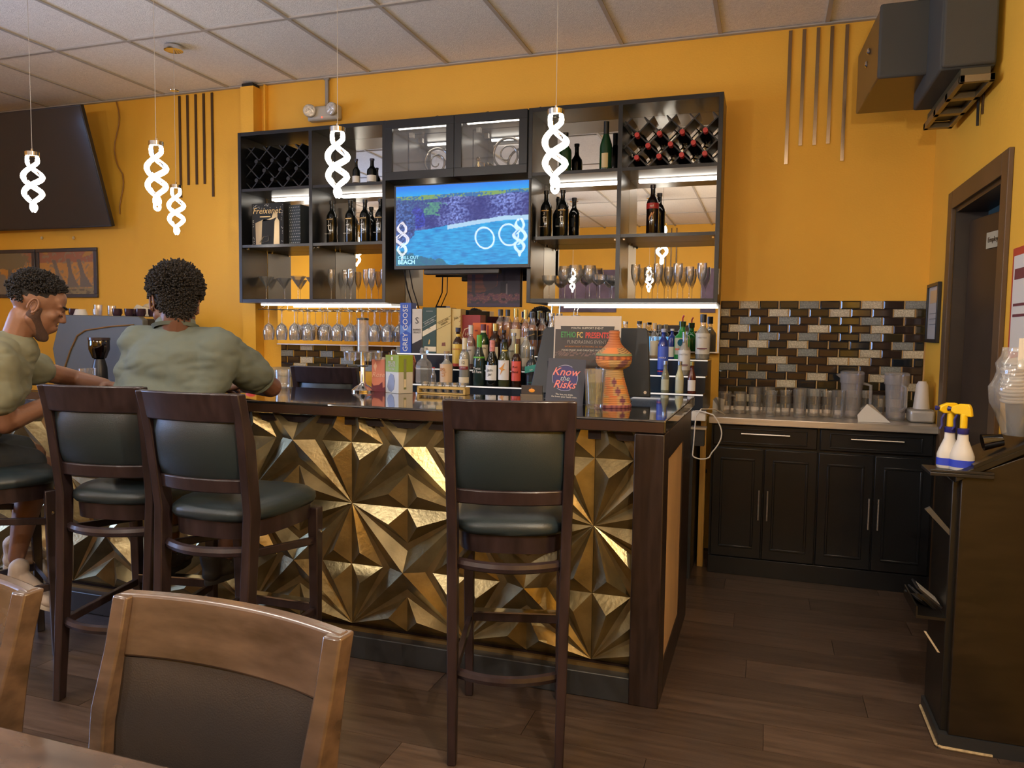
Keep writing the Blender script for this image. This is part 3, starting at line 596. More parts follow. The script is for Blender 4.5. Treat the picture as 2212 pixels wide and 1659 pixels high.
# first step
b=B('clear square bottle with tan floral label and cork, left on the lowest step',-1.899,4.375,Z1,.205,.042,'squat',CLR,C('cork stopper',(.4,.25,.12)),liquid=C('clear spirit pale',(.42,.41,.34),.15),labels=[(.06,.62,C('peach floral label',(.66,.45,.26)),80)]); text('gin',.05,C('orange figure',(.5,.20,.05)),b,(0,-.044,.075),(PI/2,PI/2,0))
b=B('slim clear aquavit bottle with white capsule and the number 12',-1.772,4.36,Z1,.29,.034,'cone' if 0 else 'round',CLR,CREAM,liquid=C('clear spirit pale',(.42,.41,.34),.15),labels=[(.33,.40,REDB,60),(.40,.55,CREAM,60),(.05,.17,CREAM,75)],capfrac=.76); text('12',.026,BLK,b,(.004,-.036,.138)); text('CRUZO',.010,WHITE,b,(.004,-.036,.107))
b=B('green wine bottle with bright green capsule and white words',-1.675,4.36,Z1,.31,.0375,'champ',C('smoky green glass',(.02,.035,.03),.08),C('bright green foil',(.10,.36,.03),.35),capfrac=.72); text('Twist',.022,WHITE,b,(0,-.039,.105)); text('of Fate',.022,WHITE,b,(0,-.039,.085)); MB().lathe([(.0375*.66,.19),(.0375*.95,.175),(.0375*.96,.168)],18).build('capsule_skirt',C('bright green foil',(.10,.36,.03)),b)
b=B('dark wine bottle with patterned pink neck and square white label',-1.590,4.36,Z1,.278,.039,'champ',DKG,C('pink patterned foil',(.62,.22,.18),var=.3,vs=90),labels=[(.13,.46,WHITE,62)],capfrac=.72); text('jam',.026,BLK,b,(0,-.0405,.098)); text('jar',.026,BLK,b,(0,-.0405,.072))
b=B('white wine bottle with hummingbird label and yellow neck bands',-1.510,4.36,Z1,.285,.038,'champ',C('olive wine glass',(.05,.055,.02),.08),BKC,labels=[(.14,.56,WHITE,62)],capfrac=.94); MB().prism([(-.022,.11),(-.008,.118),(.016,.145),(.004,.11),(.018,.105),(.0,.095),(-.014,.07),(-.008,.10)],-.0405,-.0392).build('label_bird',C('orange bird',(.7,.3,.06)),b)
for z in (.185,.21): MB().lathe([(.0175,z),(.0175,z+.012)],14).build('neck_band',YEL,b)
b=B('dark bottle with torn bright red label and gold cap',-1.432,4.36,Z1,.258,.031,'wine',BRN,GOLDC,labels=[(.14,.60,C('bright red label',(.75,.10,.06)),70)],capfrac=.78); text('Red',.02,BRN,b,(0,-.033,.12)); text('Blend',.018,BRN,b,(0,-.033,.09))
b=B('square whisky bottle with slanted green label near the card holder',-1.334,4.36,Z1,.245,.036,'squat',C('smoke black glass',(.03,.032,.034),.1),SILC,labels=[(.02,.30,BLK,80)]); MB().prism([(-.034,.085),(.034,.10),(.034,.14),(-.034,.125)],-.0385,-.0372).build('slanted_label',C('teal label',(.03,.25,.18)),b); text('377',.014,WHITE,b,(.006,-.0392,.105),(PI/2,-.2,0)); text('WHISKY',.010,C('teal label',(.03,.25,.18)),b,(0,-.0385,.03))
def crystal(name,label,x,y,z,h,r,cat='decanter'):
    t=thing(name,label,cat,(x,y,z)); P=[(0,0),(r*.9,0),(r,.03*h),(r,.50*h),(r*.82,.60*h),(r*.35,.70*h),(r*.30,.80*h)]
    MB().lathe(P,8).build('faceted_body',GL('cut crystal glass',(.95,.96,.96),.08,.15,.18),t,20); MB().lathe([(r*.28,.80*h),(r*.5,.83*h),(r*.55,.92*h),(r*.4,h),(0,h)],8).build('stopper',GL('cut crystal glass'),t,20); return t
crystal('crystal_decanter','square cut crystal decanter with stopper beside the tan label bottle',-2.052,4.37,Z1,.225,.055)
b=B('tiny clear miniature bottle with red cap beside the decanter',-1.975,4.345,Z1,.105,.017,'small',CLR,REDC)
# right unit
b=B('clear bottle with silver screw cap, mostly behind the terminal',-.832,4.68,Z3,.222,.034,'tall',CLR,SILC)
b=B('clear tall bottle with dark cap just right of the terminal',-.755,4.74,Z3,.225,.032,'tall',CLR,BKC)
for i,(x,l) in enumerate(((-.702,'clear bottle with cork and white red label right of terminal'),(-.652,'round shouldered clear bottle with cork and cream label'))):
    b=B(l,x,4.68-.07*(i==0),Z3,.213,.027 if i else .024,'round',CLR,C('pale cork',(.55,.42,.25)),labels=[(.08,.5,CREAM,70)],capfrac=.84); 
    if i==0: MB().prism([(-.018,.02),(.018,.02),(.018,.05),(-.018,.05)],-.0265,-.0250).build('label_block',C('red print',(.5,.05,.03)),b); text('750',.012,BLK,b,(0,-.027,.085))
b=B('cobalt blue vodka bottle with red band on middle step',-.574,4.50,Z2,.268,.031,'tall',BLU,C('silver blue cap',(.4,.42,.55),.3),labels=[(.12,.62,C('blue print',(.05,.10,.5)),75),(.06,.09,REDC,80)]); text('VODKA',.012,WHITE,b,(0,-.033,.10))
b=B('second blue bottle with pale label behind the green bottle',-.548,4.70,Z3,.18,.024,'tall',BLU,WCAP,labels=[(.05,.4,WHITE,60)])
b=B('wide bright green liqueur bottle with round emblem and spout',-.484,4.66,Z3,.225,.047,'squat',JAG,GRG,labels=[(.12,.56,C('green gold label',(.45,.42,.22)),55)],capfrac=.86); MB().lathe([(.022,-.0),(.022,.001)],20,ax='y').build('emblem',GRG,b,loc=(0,-.0485,.098)); arc(.0482,.052,.064,50).build('orange_band',ORB,b); MB().tube([(0,0,.225),(.0,-.002,.245),(.008,-.006,.262)],.005,8).build('pour_spout',REDC,b)
for l,x,y,z,h,r in (('clear vodka bottle with white label on the middle step',-.452,4.50,Z2,.252,.035),('large white labelled vodka bottle with black cap at shelf end',-.363,4.66,Z3,.268,.042)):
    b=B(l,x,y,z,h,r,'squat' if h>.26 else 'cone' if 0 else 'squat',CLR,BKC if h>.26 else CLR,liquid=C('clear spirit pale',(.42,.41,.34),.15),labels=[(.12,.58,C('milk label',(.62,.60,.54)),75)],capfrac=.82)
    text('MATTEO',.013,C('grey print',(.2,.2,.2)),b,(0,-r-.002,.48*h)); text('VODKA',.010,C('plum print',(.15,.03,.05)),b,(0,-r-.002,.22*h)); MB().prism([(-r*.7,.235*h),(r*.7,.235*h),(r*.7,.255*h),(-r*.7,.255*h)],-r-.0012,-r-.0004).build('label_rule',C('plum print',(.15,.03,.05)),b)
for i,(l,x,mt,cp) in enumerate((('small pale tonic bottle left on the lowest right step',-.540,C('tonic glass',(.20,.20,.12),.08),SILC),('small yellow tonic bottle in the middle of the lowest right step',-.460,PL,SILC),('small dark sauce bottle with white label at lowest step end',-.392,C('red brown sauce',(.10,.02,.01),.1),GOLDC))):
    B(l,x,4.35,Z1,.178,.0235,'small',mt,cp,labels=[(.08,.42,WHITE if i==2 else C('pale label',(.5,.5,.35)),60)],group='small bottles on the lowest right step',capfrac=.88)
# ================================================================ BACK COUNTERS
cu_=thing('base_cabinet','black base cabinet with four doors and two drawers under tiles','cabinet',(-.285,4.48,0))
W=1.155; D=.505
MB().box(0,W,0,D,.0,.10).build('plinth',BLACKW,cu_,35,.002); MB().box(0,W,.018,D,.10,.872).build('body',BLACKW,cu_)
for k in range(2):
    a=.012+k*.57; d=MB().box(a,a+.555,-.004,.018,.75,.868).build('drawer',BLACKW,cu_,35,.004)
    MB().box(a+.05,a+.505,-.009,-.004,.842,.848).box(a+.05,a+.505,-.009,-.004,.765,.771).box(a+.05,a+.056,-.009,-.004,.771,.842).box(a+.499,a+.505,-.009,-.004,.771,.842).build('molding',BLACKW,d,35,.002)
    xx=(.165,.425) if k==0 else (.735,.995); MB().tube([(xx[0],-.03,.822),(xx[1],-.03,.822)],.0045,8).tube([(xx[0]+.03,-.03,.822),(xx[0]+.03,-.004,.822)],.003,6).tube([(xx[1]-.03,-.03,.822),(xx[1]-.03,-.004,.822)],.003,6).build('handle',STEEL,d)
for k in range(4):
    a=.012+k*.2835; w=.277; d=MB().box(a,a+w,-.004,.018,.105,.735).build('door',BLACKW,cu_,35,.004)
    MB().box(a+.045,a+w-.045,-.010,-.004,.665,.678).box(a+.045,a+w-.045,-.010,-.004,.16,.173).box(a+.045,a+.058,-.010,-.004,.173,.665).box(a+w-.058,a+w-.045,-.010,-.004,.173,.665).build('molding',BLACKW,d,35,.003)
    hx=a+w-.018 if k%2==0 else a+.022; MB().tube([(hx,-.03,.335),(hx,-.03,.505)],.0045,8).tube([(hx,-.03,.36),(hx,-.004,.36)],.003,6).tube([(hx,-.03,.48),(hx,-.004,.48)],.003,6).build('handle',STEEL,d)
ct=tag(MB().box(-.30,.884,4.445,4.988,.8725,.912).build('steel_countertop',STEEL,None,35,.004),'brushed steel countertop on the black base cabinet','countertop')
MB().box(-.30,.884,4.975,4.988,.912,.93).build('back_lip',STEEL,ct)
bk=thing('back_bar_cooler','low dark bottle cooler cabinet carrying the stepped liquor shelves','cooler',(-3.05,4.28,0))
MB().box(0,2.68,.03,.66,.0,.89).build('body',BLACKM,bk); MB().box(-.02,2.69,0,.665,.89,.9295).build('top_slab',C('dark stone top',(.02,.022,.025),.2),bk)
for k in range(4): MB().box(.02+k*.66,.66+k*.66,.005,.03,.08,.86).build('door',BLACKM,bk,35,.003)
pst=tag(MB().box(-.352,-.318,4.56,4.62,.0,.90).build('wooden_post',M('raw amber timber',(.42,.24,.05),.6,var=.2,vs=6,stretch=(8,8,1)),None,35,.002),'thin amber timber post between the cooler and black cabinet','post')
MB().lathe([(.024,0),(.024,.02)],8).build('wire_tie',BLK,pst,loc=(-.335,4.59,.56))
bc=thing('beige_base_unit','beige worktop unit beside the orange pilaster behind the bar','cabinet',(-3.56,4.42,0))
MB().box(0,.47,.02,.56,0,1.055).build('body',C('beige laminate',(.42,.33,.18)),bc); MB().box(-.01,.475,0,.56,1.055,1.09).build('worktop',C('cream worktop',(.55,.45,.27),.4),bc,35,.012)
# socket box and white cable at the bar end
sb=thing('socket_box','pale surface socket box with white cable at end of cooler','socket box',(-.372,4.16,.87)); MB().box(0,.075,0,.06,.045,.095).build('box_body',WHITE,sb,35,.003); MB().box(.0,.08,-.012,.06,.0,.012).build('bracket',STEEL,sb); MB().box(.045,.06,-.004,0,-.09,-.03).box(.0,.07,0,.055,-.09,0).build('back_plate',BLACKM,sb)
pts=[]
for i in range(41):
    a=2*PI*i/40*1.08+2.0; pts.append((.085+.055*math.cos(a)+.02*math.sin(a*2)*0,-.03+.03*math.sin(a),-.02+.115*math.sin(a)))
pts=[(.02,.0,.098),(.05,-.01,.10)]+[(.10+.062*math.sin(PI*k/12)+0.0,-.03,.105-.24*(k/12)) for k in range(1,12)]+[(.06+.045*math.cos(PI*k/12),-.03,-.135-.02*math.sin(PI*k/12)) for k in range(0,13)]+[(.015+.01*k/6,-.02,-.13+.2*k/6) for k in range(1,7)]+[(.05,-.0,.11),(.11,.14,.1),(.16,.26,.06)]
MB().tube(pts,.0035,7).build('white_cable',WHITE,sb)
# ---- glassware on the steel counter
tm_=MB().lathe([(0,0),(.030,0),(.033,.01),(.038,.16),(.0365,.16),(.030,.02),(0,.018)],18).mesh('tumbler',GLASS)
t2_=MB().lathe([(0,0),(.027,0),(.030,.03),(.033,.09),(.029,.12),(.036,.15),(.0345,.15),(.028,.12),(.031,.09),(.026,.02),(0,.018)],18).mesh('tumbler',GLASS)
mg=MB().lathe([(0,0),(.036,0),(.038,.01),(.038,.13),(.0355,.13),(.034,.02),(0,.02)],18).tube([(.036,0,.11),(.062,0,.105),(.066,0,.06),(.058,0,.035),(.036,0,.03)],.005,8).mesh('beer_mug',GLASS)
pos=[(-.225,4.66,'m'),(-.14,4.70,'m'),(-.055,4.68,'t'),(.02,4.74,'t'),(.035,4.60,'s'),(.115,4.68,'s'),(.19,4.62,'t'),(.20,4.76,'t'),(.27,4.70,'t'),(.345,4.74,'s'),(.40,4.66,'t'),(.56,4.84,'s'),(.62,4.80,'m')]
cnt={}
for x,y,k in pos: cnt.setdefault(k,[]).append((x,y))
for k,(nm,ms,gl,wd) in {'m':('beer_mug',mg,'mugs on the steel counter','glass mug with handle'),'t':('tumbler',tm_,'straight tumblers on the steel counter','straight clear tumbler'),'s':('curved_tumbler',t2_,'curved tumblers on the steel counter','curved clear tumbler')}.items():
    for i,(x,y) in enumerate(sorted(cnt[k])): put(ms,nm,'%s %s on the steel counter'%(wd,od(i,len(cnt[k]))),'glass',(x,y,.9125),gl)
def pitcher(label,x,y,lid):
    t=thing('pitcher',label,'pitcher',(x,y,.9125),0,'cloudy plastic pitchers'); 
    MB().lathe([(0,0),(.047,0),(.049,.01),(.060,.22),(.062,.25),(.060,.25),(.057,.22),(.046,.012),(0,.01)],22).build('jug_body',PLASTIC,t); MB().lathe([(.063,.20),(.065,.205),(.065,.262),(.055,.268),(0,.268)],22).build('lid',PLASTIC,t)
    MB().tube([(.0,-.058,.20),(.0,-.10,.19),(.0,-.10,.08),(.0,-.052,.05)],.009,8).build('handle',PLASTIC,t,rot=(0,0,lid)); MB().prism([(-.085,.245),(-.055,.22),(-.055,.255)],-.02,.02).build('spout',PLASTIC,t)
pitcher('cloudy plastic pitcher with spout behind the paper napkin',.471,4.74,R(75)); pitcher('cloudy plastic pitcher at the right end of steel counter',.70,4.72,R(20))
MB_=MB().add([(-.075,-.05,.0),(.085,-.06,.002),(.075,.05,.0),(-.065,.05,.0),(-.03,-.01,.095),(.0,.03,.09),(.07,-.02,.018),(-.08,-.04,.035)],[(0,1,6,4,7),(7,4,3),(3,4,5,2),(4,6,5),(5,6,2),(1,2,6),(0,7,3),(0,3,2,1)])
tag(MB_.build('paper_napkin',WHITE,None,20,loc=(.565,4.58,.9125)),'crumpled white paper napkin at the front of steel counter','napkin')
tag(MB().add([(-.03,0,.0),(.03,-.02,.0),(.035,.02,.0),(-.03,.03,.07),(.04,.01,.075),(-.01,.0,.09)],[(0,1,4,5,3),(1,2,4),(2,3,5,4),(0,3,2,1)]).build('paper_napkin',WHITE,None,0,loc=(-.27,4.74,.9125)),'small white paper slip behind the leftmost mug','napkin')
cs=thing('wrapped_cup_stack','stack of white plastic cups wrapped in clear film by the wall','cups',(.838,4.66,.9125)); 
MB().box(-.085,.04,-.07,.07,0,.075).build('lower_pack',FILM,cs,35,.015); MB().lathe([(.042,.0),(.040,.02),(.030,.13),(.02,.15),(0,.152)],18).build('cup_cone',C('white plastic cup',(.65,.6,.55)),cs,loc=(-.02,0,.075)); MB().box(-.08,.035,-.06,.06,.003,.065).build('cup_sleeve',C('white plastic cup',(.65,.6,.55)),cs,35,.01)
# framed notice on right wall
fn=thing('framed_notice','narrow black framed certificate on wall beside the doorway','picture frame',(.884,4.63,1.35)); 
MB().box(-.02,0,0,.02,0,.33).box(-.02,0,.28,.30,0,.33).box(-.02,0,.02,.28,0,.02).box(-.02,0,.02,.28,.31,.33).build('frame',BLK,fn,35,.002); MB().box(-.010,-.004,.02,.28,.02,.31).build('certificate',C('grey paper',(.50,.48,.45)),fn); MB().box(-.0115,-.0105,.06,.24,.22,.29).build('printed_block',C('tan print',(.6,.42,.22)),fn)
MB().box(-.0115,-.0105,.07,.23,.10,.104).box(-.0115,-.0105,.07,.23,.13,.134).box(-.0115,-.0105,.07,.23,.16,.164).build('printed_lines',C('grey print',(.2,.2,.2)),fn)
pn=thing('wall_notice','red bordered notice paper on the right wall past the doorway','notice',(.884,3.08,1.30)); MB().box(-.003,0,0,.30,0,.42).build('red_sheet',C('red print',(.5,.05,.03)),pn); MB().box(-.004,-.003,.02,.28,.03,.39).build('white_sheet',WHITE,pn)
MB().box(-.0052,-.004,.04,.26,.30,.34).box(-.0052,-.004,.04,.26,.2,.21).box(-.0052,-.004,.04,.26,.16,.17).build('printed_block',C('plum print',(.15,.03,.05)),pn)
# ================================================================ BAR
BARW=C('bar dark wood',(.022,.013,.011),.35,var=.4,vs=6,stretch=(9,9,1))
bar=thing('bar_counter_base','dark bar front clad in gold starburst relief panels','bar',(-4.5,2.74,0))
X=4.165
MB().box(0,X-.01,.08,.60,0,1.018).build('core',BARW,bar,0); MB().box(X-.28,X-.01,.60,1.0,0,1.018).build('return_wall',BARW,bar,0)
MB().box(0,X-.1,.0,.08,0,.098).build('kick_board',BLACKM,bar,35,.004); MB().box(0,X-.11,.045,.06,.098,.112).build('bottom_trim',TRIMG,bar)
MB().box(X-.11,X,-.005,.13,0,1.018).build('corner_post',BARW,bar,35,.004)
MB().box(X-.01,X,.13,.65,0,.13).box(X-.01,X,.13,.65,.91,1.018).box(X-.01,X,.65,1.0,0,1.018).build('end_frame',BARW,bar,35,.002); MB().box(X-.0105,X-.005,.13,.65,.13,.91).build('end_panel',C('raw beige panel',(.58,.40,.24),.5,var=.15,vs=5,stretch=(1,1,.3)),bar)
MB().box(0,X-.11,.055,.075,.98,1.018).build('top_trim',BARW,bar)
S=.525
def starmesh(zc):
    V={};vs=[];fs=[]
    def P(x,y,h):
        k=(round(x,4),round(y,4))
        if k not in V: V[k]=len(vs); vs.append((x*S,-h,y*S))
        return V[k]
    H=dict(O=0,T=.002,W=.048,A=.0,Q=.0,C=.046)
    for fx in (0,1):
        for fy in (0,1):
            for sw in (0,1):
                def p(a,b,h):
                    if sw: a,b=b,a
                    if fx: a=1-a
                    if fy: b=1-b
                    return P(a,b,h)
                O=p(0,0,0);T=p(.5,0,H['T']);W_=p(.375,.12,H['W']);A=p(.5,.28,H['A']);Q=p(.5,.345,H['Q']);Cc=p(.5,.5,H['C'])
                for f in ((O,T,W_),(T,A,W_),(O,W_,A),(O,A,Q),(O,Q,Cc)): fs.append(f if (fx+fy+sw)%2==0 else f[::-1])
    me=bpy.data.meshes.new('relief_panel'); bm=bmesh.new(); bv=[bm.verts.new(v) for v in vs]
    for f in fs: bm.faces.new([bv[i] for i in f])
    if zc<S:
        bmesh.ops.bisect_plane(bm,geom=bm.verts[:]+bm.edges[:]+bm.faces[:],plane_co=(0,0,zc),plane_no=(0,0,1),clear_outer=True)
    return bm,me
def fin(bm,me,xc=None):
    if xc: bmesh.ops.bisect_plane(bm,geom=bm.verts[:]+bm.edges[:]+bm.faces[:],plane_co=(xc,0,0),plane_no=(1,0,0),clear_outer=True)
    bmesh.ops.recalc_face_normals(bm,faces=bm.faces[:])
    if bm.faces and sum(f.normal.y for f in bm.faces)>0: bmesh.ops.reverse_faces(bm,faces=bm.faces[:])
    bm.to_mesh(me); bm.free(); me.materials.append(GOLD); return me
import bmesh
zs=[(.118,9),(.118+S,1.018-.118-S-.0)]
sx0=-.605
for z,cut in zs:
    full=fin(*starmesh(cut)); 
    part=fin(*starmesh(cut),xc=.158)
    o=bpy.data.objects.new('relief_panel',part); COL.objects.link(o); o.parent=bar; o.location=(sx0+4.5+.001,.074,z)
    for k in range(1,8):
        x=sx0-S*k
        if x<-4.5: continue
        o=bpy.data.objects.new('relief_panel',full); COL.objects.link(o); o.parent=bar; o.location=(x+4.5,.074,z); o.scale=(.999,1,.999)
TOP=C('polished dark stone',(.014,.012,.012),.035,spec=.9,coat=.6); EDG=C('counter edge brown',(.045,.025,.018),.15)
ctp=tag(MB().rings([[(-4.6,2.735,z),(-.332,2.735,z),(-.332,3.875,z),(-.615,3.875,z),(-.615,3.48,z),(-4.6,3.48,z)] for z in (1.02,1.07)]).build('bar_countertop',TOP,None,0,.006),'glossy dark stone bar top with L shaped end reflecting the bottles','countertop')
MB().box(-4.6,-.34,2.731,2.7345,1.024,1.06).build('front_edge_band',EDG,ctp)
ZT=1.0705
# ================================================================ SEATS
def seat_thing(name,label,cat,W,SH,BH,wood,pad,group,foot=True,gap=None):
    t=thing(name,label,cat,(0,0,0),0,group); h=BH-SH
    path=[(-.07,0),(-.02,SH*.6),(0,SH),(-.03,SH+h*.58),(-.075,BH)]
    def yz(z):
        for (a,b),(c,d) in zip(path,path[1:]):
            if z<=d: return a+(c-a)*(z-b)/(d-b)
        return path[-1][0]
    for s in (-1,1):
        rs=[]
        for i,z in enumerate([0,SH*.3,SH*.6,SH*.85,SH,SH+h*.3,SH+h*.58,SH+h*.8,BH]):
            xx=s*(W-.02+.02*z/BH); y=yz(z); a=.014+.003*min(1,z/.3); b=.019+.009*min(1,z/SH)-(.008 if z>SH+h*.7 else 0)
            rs.append([(xx-a,y-b,z),(xx+a,y-b,z),(xx+a,y+b,z),(xx-a,y+b,z)])
        MB().rings(rs).build('rear_leg',wood,t,40,.004)
        MB().bar((s*(W-.02),.395,0),(s*(W-.015),.385,SH-.06),.03,.03,(0,1,0),0,.042,.042).build('front_leg',wood,t,40,.004)
    def curved(z0,z1,hw,th,bulge,off=0,mt=wood,nm='top_rail',rnd=0,bev=.005):
        b=MB(); rs=[]; n=14
        for i in range(n+1):
            u=-1+2*i/n; x=u*hw; k=bulge*(1-u*u)
            e=rnd*(abs(u)**8)
            ys0=yz(z0)-k+off; ys1=yz(z1)-k+off
            if rnd:
                rs.append([(x,ys0-th/2+rnd*.6,z0),(x,(ys0*.75+ys1*.25)-th/2-rnd+e,z0+(z1-z0)*.2),(x,(ys0+ys1)/2-th/2-rnd*1.3+e*1.3,(z0+z1)/2),(x,(ys0*.25+ys1*.75)-th/2-rnd+e,z0+(z1-z0)*.8),(x,ys1-th/2+rnd*.6,z1),(x,ys1+th/2-rnd*.6,z1),(x,(ys0+ys1)/2+th/2+rnd*1.3-e*1.3,(z0+z1)/2),(x,ys0+th/2-rnd*.6,z0)])
            else: rs.append([(x,ys0-th/2,z0),(x,ys1-th/2,z1),(x,ys1+th/2,z1),(x,ys0+th/2,z0)])
        return b.rings(rs).build(nm,mt,t,40,bev)
    bt=BH-h*.235
    curved(bt,BH+.002,W+.012,.026,.034,0); 
    curved(SH+h*.17,SH+h*.29,W-.016,.022,.034,0,nm='lower_rail'); curved(SH+h*.29+.001,bt-.001,W-.018,.018,.034,0,pad,'back_pad',.010,.0)
    # seat
    def ring(z,gw,gf):
        pts=[]; n=36
        for i in range(n):
            a=2*PI*i/n; c,s_=math.cos(a),math.sin(a); e=.55
            x=math.copysign(abs(c)**e,c); y=math.copysign(abs(s_)**e,s_)
            yy=.205+y*(.225+gf); ww=(W+.005+gw)*(1-.06*(1-(yy/.43)))
            pts.append((x*ww,yy,z))
        return pts
    MB().rings([ring(SH-.095,-.008,-.012),ring(SH-.035,-.004,-.008)]).build('seat_frame',wood,t,40)
    MB().rings([ring(SH-.034,.004,.0),ring(SH-.02,.012,.008),ring(SH+.0,.010,.006),ring(SH+.018,-.012,-.015),ring(SH+.028,-.06,-.07),ring(SH+.031,-.13,-.15)]).build('seat_cushion',pad,t,60)
    if foot:
        def ringst(z,nm):
            pts=[]
            for i in range(13):
                u=-1+2*i/12; pts.append((u*(W-.03),yz(z)-.05*(1-u*u)+.005,z))
            MB().tube(pts,.014,8,flat=1.3).build(nm,wood,t)
        ringst(SH*.83,'rear_stretcher'); ringst(SH*.37,'low_rear_stretcher')
        for s in (-1,1):
            MB().bar((s*(W-.02),yz(SH*.83),SH*.82),(s*(W-.02),.39,SH*.75),.02,.028).build('side_stretcher',wood,t,40,.003); MB().bar((s*(W-.02),yz(SH*.37),SH*.37),(s*(W-.02),.39,SH*.39),.02,.03).build('side_stretcher',wood,t,40,.003)
            MB().lathe([(.006,0),(.006,.004),(0,.005)],8,ax='x').build('bolt_cap',CHROME,t,loc=(s*(W+.005),.39,SH*.80))
        b=MB().box(-W+.03,W-.03,.375,.405,SH*.385,SH*.43).build('front_footrest',wood,t,40,.003); MB().box(-W+.035,W-.035,.37,.41,SH*.43,SH*.437).build('metal_strip',CHROME,b)
    else:
        for s in (-1,1): MB().bar((s*(W-.02),yz(.15),.15),(s*(W-.02),.39,.15),.02,.03).build('side_stretcher',wood,t,40,.003)
        MB().bar((-W+.02,.39,.2),(W-.02,.39,.2),.02,.03).build('front_stretcher',wood,t,40,.003)
    return t
BG='dark wood bar stools with green grey vinyl pads'
st=seat_thing('bar_stool','mahogany bar stool standing alone in front of the gold panels','bar stool',.19,.765,1.17,STOOLW,VINYL,BG)
index(); st.location=(-.763,2.272,0); st.rotation_euler=(0,0,R(15))
place(st,'mahogany bar stool with empty visible seat, right of two together',(-1.788,2.085,0),R(0))
place(st,'mahogany bar stool left of the empty one, carrying the man in the polo',(-2.285,2.15,0),R(9))
place(st,'mahogany bar stool at left edge under the man in shorts',(-3.13,2.08,0),R(-30))
place(st,'mahogany bar stool behind the bar, only its back rising over counter',(-2.385,3.815,0),R(4))
ch=seat_thing('dining_chair','glossy walnut dining chair with dark pad, front centre left','chair',.224,.47,.905,CHAIRW,C('dark brown grey vinyl',(.040,.034,.032),.3,bump=.1,bs=380),'walnut dining chairs at the front table',foot=False)
index(); ch.location=(-.850,.955,0); ch.rotation_euler=(0,0,R(176.5))
place(ch,'glossy walnut dining chair cut off by the left picture edge',(-1.475,.93,0),R(177))
tb=thing('dining_table','dark walnut dining table top in the lower left corner','table',(-1.95,.08,0))
MB().box(0,1.72,0,.75,.725,.76).build('table_top',CHAIRW,tb,35,.006); MB().box(.1,1.62,.05,.68,.66,.725).build('apron',CHAIRW,tb)
for a in (.12,1.6):
    for b in (.07,.66): MB().bar((a,b,0),(a,b,.70),.045,.045,(0,1,0),0,.06,.06).build('leg',CHAIRW,tb,35,.004)
# ================================================================ PENDANTS
def pendant(label,loc,end=0,ph=0,group='twisted ribbon pendant lamps',full=.335,canopy=True):
    t=thing('spiral_pendant',label,'pendant lamp',loc,R(ph),group); H=CZ-.0045-loc[2]
    MB().lathe([(.05,H-.03),(.06,H-.026),(.06,H-.001),(0,H-.001)],24).build('canopy',CHROME,t)
    MB().tube([(0,0,-.002),(0,0,H-.02)],.0014,6).build('wire',C('clear wire',(.5,.47,.42),.3),t)
    if end==2: MB().lathe([(0,H*.68),(.028,H*.68+.002),(.03,H*.68+.006),(0,H*.68+.01)],16).build('wire_disc',CHROME,t)
    MB().lathe([(.004,.0),(.006,.018),(.0055,.0)],10).lathe([(0,0),(.036,0),(.036,-.022),(.032,-.024),(0,-.024)],22).build('lamp_cap',CHROME,t)
    for k in (0,1):
        pts=[];pi=[];n=60
        for i in range(n+1):
            q=i/n; e=.024+.025*math.sin(PI*min(1,q*1.12)**1.2)
            if q<.10: e=.024+.03*q
            if q>.80: e*=1-((q-.80)/.20)**2*(.98 if end!=1 else .8)
            a=k*PI-q*2*PI*1.54; z=-.024-(full-.035)*(q if q<.9 else q)
            pts.append((e*math.cos(a),e*math.sin(a),z)); pi.append(((e-.010)*math.cos(a),(e-.010)*math.sin(a),z+.004))
        MB().tube(pts,[.0095+.0045*math.sin(PI*i/n) for i in range(n+1)],8).build('light_ribbon',LAMP,t)
        MB().tube(pi[4:-8],.0052,6).build('chrome_ribbon',CHROME,t)
    if end==1: MB().tube([(.013*math.cos(2*PI*i/16),.0,-full+.004+.016*math.sin(2*PI*i/16)) for i in range(16)],.008,8,close=True).build('light_ribbon',LAMP,t)
    return t
PEND=[(-3.888,3.2,2.338,0,71,'twisted glowing pendant in front of the large dark television'),(-3.03,3.2,2.338,1,64,'twisted glowing pendant hanging left of the metal wall strips'),(-1.957,3.2,2.332,0,52,'twisted glowing pendant before the left shelf unit'),(-.888,3.2,2.330,1,36,'twisted glowing pendant before the right shelf unit'),(-3.78,4.16,2.33,2,63,'smaller looking far twisted pendant with chrome ceiling canopy')]
for x,y,z,e,ph,l in PEND:
    pendant(l,(x,y,z),e,ph)
for x,y,l in ((-1.55,-.55,'second from the right'),(-2.62,-.55,'third from the right'),(-5.35,-.55,'leftmost'),(.30,1.0,'rightmost')):  # the rightmost pendant is added to carry the right wall lamp
    pendant('twisted pendant hanging behind the viewer, %s of four'%l,(x,y,2.30),1,30*x)
def ringlamp(x,y,z,r,l):
    t=thing('ring_pendant',l,'pendant lamp',(x,y,z),0,'ring lamps behind the viewer'); n=48
    MB().tube([(r*math.cos(2*PI*i/n),.35*r*math.sin(2*PI*i/n),r*math.sin(2*PI*i/n)) for i in range(n)],.010,8,close=True).build('ring_tube',LAMP,t); H=CZ-.005-z
    MB().tube([(0,.0,r),(0,0,H-.02)],.0014,6).build('wire',CHROME,t); MB().lathe([(.05,H-.03),(.06,H-.025),(.06,H-.001),(0,H-.001)],20).build('canopy',CHROME,t)
ringlamp(-3.02,1.2,2.42,.11,'left glowing ring lamp reflected in the blue screen'); ringlamp(-2.72,1.25,2.44,.11,'right glowing ring lamp reflected in the blue screen')
